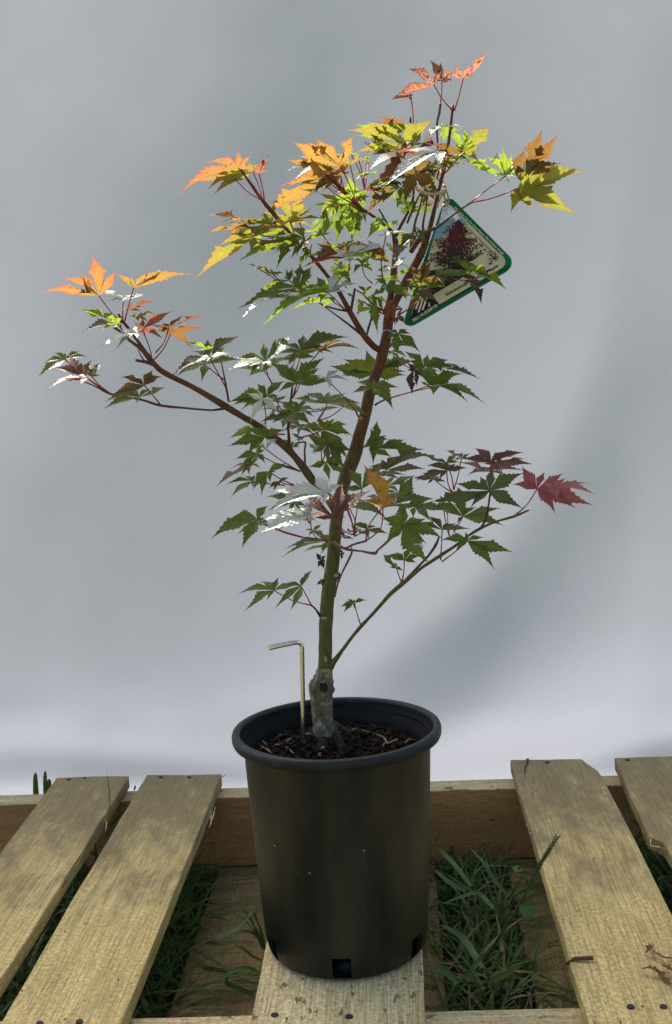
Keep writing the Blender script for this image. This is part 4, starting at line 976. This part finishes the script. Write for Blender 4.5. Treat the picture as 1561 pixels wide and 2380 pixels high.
('C', 660, 695, -.07, .55, 'L', [(383, 588), (520, 600), (560, 670)], ('C', 690, 735, -.06), 1.5),
('C', 655, 695, -.06, .3, 'D', [(395, 738), (640, 640)], None, 1.1),
('C', 840, 735, -.09, .45, 'P', [(1065, 600), (1000, 795), (840, 640), (770, 660)], ('C', 910, 960, -.05), 1.25),
('C', 800, 760, -.10, .3, 'W', [(497, 870), (640, 765), (640, 875), (860, 740)], ('C', 850, 960, -.05), 1.0),
('C', 1040, 770, -.08, .45, 'M', [(1298, 715), (1200, 862), (1050, 680), (900, 690), (930, 740)], ('C', 925, 950, -.05), 1.3),
('C', 1030, 720, -.09, .25, 'P', [(1290, 635), (930, 720), (1130, 620)], ('C', 935, 900, -.05), 1.1),
('C', 1325, 940, -.06, .35, 'D', [(1050, 1048), (1545, 762), (1310, 795), (1190, 890), (1440, 850)], ('C', 1440, 1150, -.04), 1.15),
('C', 1330, 940, -.08, .3, 'W', [(1492, 900), (1210, 965), (1330, 890)], None, 1.3),
('C', 1320, 880, -.08, .4, 'L', [(1155, 808), (1240, 860)], None, 1.2),
('C', 1290, 985, -.05, .4, 'G', [(1085, 1062), (1555, 950), (1262, 1112), (1380, 930), (1250, 950)], ('C', 1430, 1100, -.04), 1.3),
('C', 850, 1140, -.08, .55, 'M', [(612, 1200), (675, 1072), (912, 1018), (985, 1068), (770, 1070)], ('C', 965, 1275, -.055), 1.35),
('C', 815, 1225, -.08, .4, 'G', [(556, 1305), (1000, 1135), (790, 1270), (560, 1240), (900, 1160)], ('C', 830, 1240, -.065), 1.25),
('C', 420, 1075, -.11, .5, 'P', [(195, 1000), (325, 935), (475, 950), (300, 920)], ('C', 600, 1198, -.07), 1.4),
('C', 470, 1075, -.11, .5, 'G', [(535, 965), (440, 1010), (500, 1000)], ('C', 605, 1200, -.07), 1.5),
('C', 430, 1085, -.12, .25, 'P', [(122, 1165), (190, 1105), (300, 1110)], ('C', 600, 1198, -.07), 1.0),
('C', 275, 950, -.09, .45, 'G', [(118, 980), (84, 1068), (395, 885), (445, 930), (295, 890)], ('C', 400, 1085, -.09), 1.3),
]
for r in LV:
    a = list(r); leaf(*a[:7], *(a[7:] if len(a) > 7 else []))
# smaller leaves of the same sprays, standing a little behind the ones above
rc = random.Random(12)
for r in LV + [q for q in LV if q[0] in 'KMJAD'] + [q for q in LV if q[0] in 'KMA']:
    z_, bx, by, Y, o, col, tips = r[:7]
    if z_ == 'C' or z_ == 'B' or col in 'KSWR' or len(tips) < 3: continue
    if rc.random() > (.85 if z_ in 'DFGKM' else .6): continue
    if z_ == 'G' and by > 1000 or z_ == 'H' and (by > 700 or bx > 1000): continue
    k = rc.uniform(.5, .78); an = rc.uniform(-.45, .45); s_ = .5125 / ZM[z_][2]
    ox, oy = bx + rc.uniform(-120, 120) * s_, by + rc.uniform(-60, 75) * s_
    tp = [(ox + k * ((x - bx) * math.cos(an) - (y - by) * math.sin(an)), oy + k * .8 * ((x - bx) * math.sin(an) + (y - by) * math.cos(an))) for x, y in tips[:5]]
    if max(math.hypot(x - ox, y - oy) for x, y in tp) < 60: continue
    c2 = {'G': 'GGDL', 'D': 'DGM', 'Y': 'YL', 'O': 'OY', 'L': 'LG', 'M': 'MDG', 'P': 'PD'}[col]
    leaf(z_, ox, oy, Y + rc.uniform(.015, .05), min(.8, o + rc.uniform(-.1, .15)), rc.choice(c2), tp, r[7] if len(r) > 7 else None, 1.15, rc.uniform(-.1, .15))

# the 290 largest leaves stay single; the small ones behind them are joined into one part
allv = [o for o in tree.children if o.name.split('.')[0] == 'leaf']
def span(o): return max((v.co.length for v in o.data.vertices), default=0)
allv.sort(key=span, reverse=True); rest = allv[290:]
if rest:
    bmj = bmesh.new(); mats = []
    for o in rest:
        for q in [o] + list(o.children):
            mm = q.data.materials[0]
            if mm not in mats: mats.append(mm)
            n0 = len(bmj.faces); off = wloc(q) - TB0; me = q.data.copy(); me.transform(Matrix.Translation(off))
            if not me.uv_layers: me.uv_layers.new(name='UVMap')
            bmj.from_mesh(me); bmj.faces.ensure_lookup_table()
            for f in bmj.faces[n0:]: f.material_index = mats.index(mm); f.smooth = True
        for q in list(o.children): bpy.data.objects.remove(q)
        bpy.data.objects.remove(o)
    me = bpy.data.meshes.new('small_leaves'); bmj.to_mesh(me); bmj.free()
    o = bpy.data.objects.new('small_leaves', me); COL.objects.link(o); o.parent = tree
    for mm in mats: me.materials.append(mm)
    o['kind'] = 'stuff'

# ------------------------------------------------------------------ hex key stuck in the soil
hk = [PP('I', 290, 218, -.07), PP('I', 400, 194, -.05), PP('I', 492, 176, -.034), PP('I', 520, 180, -.031), PP('I', 533, 205, -.030), PP('I', 533, 240, -.030), PP('I', 536, 400, -.029), PP('I', 540, 620, -.028), PP('I', 543, 900, -.027)]
V, F = tube(hk, [.0024] * len(hk), 6, 0)
tag(link('hex_key', pyd(V, F), STEEL, loc=tuple(hk[-1])), 'bent steel hex key stuck upright in the soil beside the trunk', 'hex key')

# ------------------------------------------------------------------ plant tag
def flat(name, col, rough=.35, coat=True):
    return simple(name, col, .5, .15, .06, 60)
TG = flat('tag_green', (.004, .12, .035)); TW = flat('tag_cream', (.52, .45, .27)); TS = flat('tag_sky', (.16, .30, .32)); TK = flat('tag_black', (.012, .012, .012))
TR = simple('tag_tree_red', (.10, .012, .012), .5, .15, .5, 400); TD = simple('tag_tree_dark', (.018, .017, .012), .5, .15, .5, 400); TT = flat('tag_lettering', (.62, .58, .42)); TMT = simple('tag_snow', (.55, .62, .66), .4, .5, .35, 260)
TY = .012
tg = thing('plant_tag', 'green bordered plastic plant tag with a maple picture and nursery name', 'plant tag', tuple(PP('L', 560, 300, TY)))
# plane of the tag: faces the camera, turned a little
c0 = PP('L', 700, 1200, TY)
tn = (CAM - c0).normalized(); tn = (tn + Vector((.22, 0, .10))).normalized()
def TP(x, y, lift=0):
    xx, yy = px('L', x, y); d = CF + CR * ((xx - 780.5) / FL) - CU * ((yy - 1190) / FL)
    s = (c0 - CAM).dot(tn) / d.dot(tn); return CAM + d * s + tn * lift
def rounded(pts, rad, n=6):
    o = []
    for i in range(len(pts)):
        p, a, b = Vector(pts[i]), Vector(pts[i - 1]), Vector(pts[(i + 1) % len(pts)])
        r = rad[i] if isinstance(rad, (list, tuple)) else rad
        u, v = p + (a - p).normalized() * r, p + (b - p).normalized() * r
        for k in range(n + 1):
            t = k / n; o.append((u * (1 - t) ** 2 + p * 2 * t * (1 - t) + v * t * t)[:])
    return o
def tpoly(name, pts, m, lift, depth=.0003, parent=tg, label=None):
    bm = bmesh.new(); f = bm.faces.new([bm.verts.new(TP(*p, lift)) for p in pts])
    if f.normal.dot(tn) < 0: f.normal_flip()
    r = bmesh.ops.extrude_face_region(bm, geom=[f]); vs = [v for v in r['geom'] if isinstance(v, bmesh.types.BMVert)]
    bmesh.ops.translate(bm, verts=vs, vec=-tn * depth); bmesh.ops.recalc_face_normals(bm, faces=bm.faces)
    me = bpy.data.meshes.new(name); bm.to_mesh(me); bm.free()
    return link(name, me, m, parent, loc=tuple(TP(*pts[0], lift)))
outl = rounded([(530, 320), (635, 310), (1425, 1105), (1370, 1235), (75, 1985), (5, 1900)], [40, 25, 90, 70, 100, 60])
tpoly('tag_card', outl, TG, 0, .0007)
inn = rounded([(520, 400), (610, 390), (1325, 1105), (1300, 1190), (150, 1860), (95, 1840)], [30, 40, 70, 50, 20, 20])
tpoly('tag_picture', inn, TW, .0003, .0002)
tpoly('tag_sky', [(520, 410), (600, 400), (840, 650), (700, 640), (560, 780), (375, 860)], TS, .0005, .0001)
tpoly('tag_mountain', [(500, 440), (600, 400), (735, 560), (690, 620), (650, 560), (560, 590), (470, 630)], TMT, .0007, .0001)
# printed tree: flecks of dark red on a trunk
rnd = random.Random(9); V, F, MI = [], [], []
for i in range(2600):
    t = rnd.random() ** .8; cx, cy = 715 - 70 * t, 600 + 580 * t; hw = (30 + 330 * math.sin(min(1, t * 1.1) * 1.75)) * (.62 + .5 * abs(math.sin(t * 9.5)))
    x = cx + max(-1, min(1, rnd.gauss(0, .42))) * hw; y = cy + rnd.uniform(-20, 20)
    if y > 1640 - .6 * x: y = 1640 - .6 * x - rnd.uniform(0, 60)
    if not (1340 - .98 * x > -y and y > 1.02 * x - 140): continue
    s = rnd.uniform(5, 17); b = len(V); a0 = rnd.uniform(0, 6)
    for k in range(4): V.append(TP(x + s * math.cos(a0 + k * 1.57) * rnd.uniform(.5, 1.2), y + s * math.sin(a0 + k * 1.57) * rnd.uniform(.5, 1.2), .0010 + i * 1e-7))
    F.append((b, b + 1, b + 2, b + 3)); MI.append(1 if rnd.random() < .25 + .65 * max(0, t - .45) * 1.8 else 0)
link('tag_printed_tree', pyd(V, F, MI), [TR, TD], tg, loc=tuple(TP(700, 900)))
V, F = [], []
for i in range(46):
    x, y = 1150 + rnd.gauss(0, 32), 1080 + rnd.uniform(-90, 90); s = rnd.uniform(6, 16); b = len(V)
    for k in range(4): V.append(TP(x + s * math.cos(k * 1.57) * rnd.uniform(.5, 1.3), y + s * math.sin(k * 1.57) * rnd.uniform(.5, 1.3), .0010 + i * 1e-7))
    F.append((b, b + 1, b + 2, b + 3))
link('tag_printed_shrub', pyd(V, F), TD, tg, loc=tuple(TP(1150, 1080)))
tpoly('tag_meadow', [(300, 1250), (880, 1140), (960, 1210), (370, 1560), (250, 1560)], TD, .0006, .0001)
tpoly('tag_name_band', rounded([(400, 1590), (1000, 1240), (1225, 1110), (1240, 1010), (1325, 1105), (1300, 1190), (460, 1680)], [10, 5, 40, 4, 60, 50, 10]), TW, .0013, .0002)
tpoly('tag_emblem_panel', rounded([(190, 1575), (380, 1560), (470, 1690), (110, 1905), (90, 1860)], [15, 20, 20, 15, 10]), TK, .0014, .0002)
for k, (x, y, l) in enumerate(((170, 1600, 70), (205, 1570, 170), (245, 1580, 200), (285, 1600, 150))):
    tpoly('tag_emblem_stroke', [(x, y), (x + 25, y - 5), (x + 5 - l * .22, y + l), (x - 20 - l * .22, y + l)], TT, .0017, .0001)
tpoly('tag_emblem_stroke', [(330, 1640), (345, 1700), (318, 1705)], TT, .0017, .0001)
def ttext(body, x0, y0, x1, y1, h, m, lift, name):
    cu = bpy.data.curves.new(name, 'FONT'); cu.body = body; cu.size = 1; cu.offset = .022; cu.align_x = 'LEFT'
    tmp = bpy.data.objects.new(name, cu); COL.objects.link(tmp)
    dg = bpy.context.evaluated_depsgraph_get(); dg.update()
    me = bpy.data.meshes.new_from_object(tmp.evaluated_get(dg)); bpy.data.objects.remove(tmp)
    xs = [v.co.x for v in me.vertices]; wd = max(xs); ux, uy = x1 - x0, y1 - y0; L = math.hypot(ux, uy); ux /= L; uy /= L
    for v in me.vertices:
        a, b = v.co.x / wd * L, v.co.y * h
        v.co = TP(x0 + ux * a + uy * b, y0 + uy * a - ux * b, lift)
    me.update(); me.materials.clear(); link(name, me, m, tg, loc=tuple(TP(x0, y0)))
ttext('Shindeshojo Japanese Maple', 548, 1572, 1225, 1190, 52, TK, .00165, 'tag_name_text')
ttext('ISELI NURSERY\u00ae', 125, 1902, 445, 1700, 50, TT, .00165, 'tag_nursery_text')
ttext('We Invite You To Value Plants, The Artistry of Iseli', 655, 430, 1285, 1035, 34, TT, .0006, 'tag_border_text')
# hole eyelet and jute string
ey = TP(545, 425, .001); V, F = tube([ey + (CR * math.cos(a) + CU * math.sin(a)) * .0032 + tn * .0005 for a in [k * math.pi / 6 for k in range(13)]], [.0007] * 13, 6)
link('tag_eyelet', pyd(V, F), TMT, tg, True, loc=tuple(ey))
JUTE = simple('jute_string', (.36, .28, .14), .9, .2, .4, 500, .0005)
sp = [PP('M', 690, 830, -.035), PP('M', 720, 865, -.055), PP('M', 800, 905, -.06), PP('M', 880, 918, -.055), PP('M', 955, 905, -.035), PP('M', 1010, 870, -.005), PP('M', 990, 800, .03), PP('M', 940, 760, .035)]
pp, rr = smoothpath(sp, [.0015] * 8, 4); V, F = tube(pp, rr, 7, .25)
link('string', pyd(V, F), JUTE, tg, True, loc=tuple(sp[0]))
for q in ([(1015, 868), (1040, 930), (1045, 1000), (1010, 1050)], [(1010, 870), (1000, 940), (1025, 1000), (1000, 1045)], [(1000, 880), (960, 960), (935, 1010), (925, 1060)]):
    ps = [PP('M', x, y, TY - .012) for x, y in q]; pp, rr = smoothpath(ps, [.0009] * 4, 3); V, F = tube(pp, rr, 5, .2)
    link('string', pyd(V, F), JUTE, tg, True, loc=tuple(ps[0]))

# ------------------------------------------------------------------ grass
rnd = random.Random(21); V, F, MI = [], [], []
def blade(x, y, h, w_, lean, az, z0=GZ, mi=0, seg=4, curve=.6):
    d = Vector((math.cos(az), math.sin(az), 0)); pts = []
    for i in range(seg + 1):
        t = i / seg; pts.append(Vector((x, y, z0)) + d * (lean * h * t ** (1 + curve)) + UP * (h * (t - .35 * lean * t * t)))
    ws = [w_ * (.7, 1, .85, .5, .04)[i] if seg == 4 else w_ for i in range(seg + 1)]
    b = len(F); ribbon(pts, ws, d + UP * .3, V, F); MI.extend([mi] * (len(F) - b))
boxes = [(-.70, .95, .53, .70, .10), (-.95, .95, -.36, .46, .11)]
for i in range(15000):
    x, y = rnd.uniform(-.75, .75), rnd.uniform(-.36, .47)
    inb = any(a - .006 < x < b + .006 and -.43 < y < .505 for a, b in low)
    if inb: continue
    h = rnd.uniform(.03, .10) * (1 if y < .5 else .7); 
    blade(x, y, h, rnd.choice((.0008, .001, .0014, .0018, .0024, .0034)), rnd.uniform(.4, 2.4), rnd.uniform(0, 6.28), mi=0 if rnd.random() < .66 else (1 if rnd.random() < .62 else 2))
tag(link('grass', pyd(V, F, MI), [GRASS, GRASS2, STRAW]), 'tangled grass growing under and through the pallet', kind='stuff')
# meadow around, coarser, beyond the frame it thins out
V, F, MI = [], [], []
for i in range(9000):
    a = rnd.uniform(0, 6.283); r = 1.0 + 3.2 * rnd.random() ** 1.4; x, y = r * math.cos(a), r * math.sin(a)
    if (abs(x) < 1.95 and .5 < y < 1.5): continue
    blade(x, y, rnd.uniform(.05, .13), rnd.uniform(.002, .005), rnd.uniform(.2, 1.2), rnd.uniform(0, 6.28), mi=0 if rnd.random() < .7 else 1)
tag(link('lawn', pyd(V, F, MI), [GRASS, GRASS2]), 'grass around the pallet', kind='stuff')

def weed(label, blades, m=GRASS2, name='weed', cat='weed', group=None):
    """blades: (zoom, [(x, y)...], z heights, half width in metres)"""
    b0 = blades[0]; p0 = PZ(*px(b0[0], *b0[1][0]), b0[2][0])
    t = thing(name, label, cat, (p0.x, p0.y, GZ), group)
    for z_, q, zs, w_ in blades:
        ps = [PZ(*px(z_, x, y), zs[0] + (zs[1] - zs[0]) * i / (len(q) - 1)) for i, (x, y) in enumerate(q)]
        n = len(ps); pp, _ = smoothpath(ps, [0] * n, 4); k = len(pp)
        ws = [w_ * max(.05, math.sin(math.pi * min(.97, .18 + .82 * i / (k - 1))) ** .8) for i in range(k)]
        ws = [a * .75 for a in ws]; V, F = [], []; ribbon(pp, ws, (CAM - ps[0]).normalized() * .6 + UP, V, F, .3)
        link('blade', pyd(V, F), m, t, True, loc=tuple(ps[0]))
    return t
weed('grass tuft with broad blades rising against the pot, left side', [
 ('3', [(320, 1190), (255, 1080), (190, 1000), (110, 950)], (-.09, -.015), .004), ('3', [(310, 1180), (250, 1040), (205, 960), (160, 905)], (-.09, -.005), .004),
 ('3', [(318, 1180), (290, 1060), (255, 960), (320, 920)], (-.09, -.01), .0035), ('3', [(300, 1130), (215, 1075), (110, 1090), (0, 1135)], (-.08, -.03), .0045),
 ('3', [(225, 960), (150, 1040), (60, 1100)], (-.03, -.04), .003)])
weed('small weed with round drooping blades at the board edge, left of the pot', [
 ('3', [(300, 1260), (240, 1230), (190, 1190), (120, 1145)], (-.08, -.06), .0025), ('3', [(270, 1330), (200, 1310), (120, 1330), (55, 1375)], (-.08, -.05), .0055),
 ('3', [(250, 1485), (160, 1450), (80, 1410), (85, 1360)], (-.08, -.05), .0055), ('3', [(270, 1420), (200, 1390), (130, 1355)], (-.08, -.05), .003)])
weed('broad leaved weed poking out by the lower right of the pot', [
 ('4', [(250, 1500), (190, 1440), (120, 1410), (50, 1415)], (-.07, -.05), .006), ('4', [(260, 1490), (330, 1430), (400, 1330), (440, 1300)], (-.09, -.05), .004), ('4', [(440, 1420), (500, 1370), (520, 1310), (470, 1300)], (-.09, -.05), .006),
 ('4', [(440, 1490), (560, 1440), (640, 1380)], (-.09, -.06), .007)])
weed('long grass blades leaning across the gap right of the pot', [
 ('4', [(470, 1040), (380, 950), (300, 960), (160, 1010)], (-.07, -.05), .0045), ('4', [(330, 900), (230, 770), (150, 690), (105, 660)], (-.06, -.03), .0045), ('4', [(120, 640), (150, 560), (225, 490)], (-.05, 0.0), .003),
 ('4', [(560, 960), (470, 860), (420, 770), (330, 670)], (-.07, -.03), .004), ('4', [(600, 780), (620, 805), (655, 790)], (-.03, -.03), .006), ('4', [(400, 1400), (280, 1220), (150, 1140)], (-.08, -.05), .006), ('4', [(300, 930), (200, 880), (110, 800)], (-.06, -.04), .005),
 ('4', [(340, 830), (400, 785), (480, 775), (570, 780)], (-.04, -.03), .0012)])
weed('curved grass blades in the gap at the far right', [
 ('4', [(1440, 640), (1400, 500), (1310, 410), (1205, 355)], (-.06, -.01), .004), ('4', [(1440, 650), (1390, 560), (1330, 510), (1290, 515)], (-.06, -.03), .005), ('4', [(1380, 760), (1420, 690), (1440, 660)], (-.06, -.03), .005), ('4', [(1280, 420), (1290, 380), (1285, 330)], (-.05, -.02), .002),
 ('4', [(1540, 840), (1500, 850), (1470, 870)], (-.05, -.04), .004), ('4', [(1561, 820), (1520, 780), (1480, 745)], (-.05, -.04), .002)])
weed('thin grass blades growing up between the two left boards', [
 ('2', [(612, 590), (640, 520), (700, 430), (745, 370)], (-.06, .0), .0035), ('2', [(615, 580), (618, 500), (612, 465)], (-.05, .004), .002), ('2', [(625, 560), (680, 470), (740, 400)], (-.06, -.01), .003),
 ('2', [(638, 420), (635, 310), (618, 195)], (.0, .05), .001), ('2', [(780, 300), (783, 285), (784, 268)], (-.03, .0), .002), ('2', [(240, 1190), (290, 1130), (320, 1085)], (-.06, -.02), .004)])
for q, w_, lb in (([(200, 320), (206, 260), (208, 195)], .006, 'pointed grass blade rising behind the pallet, leftmost of three'), ([(255, 320), (262, 250), (264, 185)], .005, 'pointed grass blade rising behind the pallet, middle and tallest of three'), ([(275, 320), (285, 280), (290, 235)], .006, 'short grass blade behind the pallet beside the left board end')):
    ps = [PP('2', x, y, .62) for x, y in q]; ps[0] = Vector((ps[0].x, .62, GZ)); pp, _ = smoothpath(ps, [0] * 3, 5); k = len(pp)
    V, F = [], []; ribbon(pp, [w_ * max(.03, 1 - (i / (k - 1)) ** 1.6) for i in range(k)], Vector((.1, -1, 0)), V, F, .2)
    tag(link('grass_blade', pyd(V, F), GRASS2, None, True, loc=tuple(ps[0])), lb, 'grass blade', 'grass blades behind the pallet')
# the tall seed head that leans over the right board
sh = thing('seed_stalk', 'tall green grass seed stalk leaning over the right board', 'grass stalk', tuple(PZ(*px('4', 420, 1350), -.10)))
pts = [PP('4', 420, 1350, .10), PP('4', 500, 1220, .09), PP('4', 620, 1030, .08), PP('4', 700, 880, .07), PP('4', 760, 760, .065), PP('4', 810, 680, .06), PP('4', 860, 597, .055)]
pp, rr = smoothpath(pts, [.0016, .0016, .0015, .0014, .0014, .0011, .0003], 5); V, F = tube(pp, rr, 6); link('stalk', pyd(V, F), STEM, sh, True, loc=tuple(pts[0]))
V, F = [], []; rnd = random.Random(4)
for i in range(14, len(pp) - 1):
    for s_ in (-1, 1):
        t = (pp[i + 1] - pp[i]).normalized(); sd_ = t.cross(CF).normalized() * s_
        a = pp[i]; b_ = a + t * .006 + sd_ * .0026; tube([a, (a + b_) / 2 + sd_ * .0004, b_], [.0003, .0009, .0002], 4, 0, True, V, F)
link('seed_head', pyd(V, F), STEM, sh, loc=tuple(pp[14]))
V, F = [], []; q = [PP('4', x, y, .075) for x, y in ((638, 1012), (665, 1045), (705, 1055), (750, 1045))]; q, _ = smoothpath(q, [0] * 4, 3)
ribbon(q, [.003, .0045, .006, .0065, .0065, .006, .005, .004, .002, .001], Vector((0, -1, .6)), V, F, .25); link('leaf', pyd(V, F), GRASS2, sh, True, loc=tuple(q[0]))

# dry leaf scraps on the right board
for z_, q, w_, lb in (('4', [(1405, 1310), (1430, 1285), (1440, 1262)], .004, 'tiny curled brown leaf scrap on the right board'),
                      ('4', [(1380, 1408), (1430, 1405), (1480, 1435), (1530, 1490), (1575, 1510)], .0035, 'long curled brown dead leaf on the right board near its edge'),
                      ('4', [(1440, 1290), (1490, 1330), (1540, 1345), (1580, 1340)], .002, 'thin twisted brown leaf shred on the right board'),
                      ('4', [(1500, 1385), (1540, 1410), (1580, 1420)], .004, 'brown dead leaf edge lying between the shreds on the right board')):
    ps = [PZ(*px(z_, x, y), .004 + .004 * math.sin(i * 1.7)) for i, (x, y) in enumerate(q)]; pp, _ = smoothpath(ps, [0] * len(ps), 4); k = len(pp)
    V, F = [], []; ribbon(pp, [w_ * (.25 + math.sin(math.pi * i / (k - 1)) * (.6 + .4 * math.sin(i * 2.3))) for i in range(k)], UP, V, F, .8)
    tag(link('dry_leaf', pyd(V, F), simple('dry_leaf_brown', (.17, .07, .03), .7, .3, .5, 300), None, True, loc=tuple(ps[0])), lb, 'dead leaf')
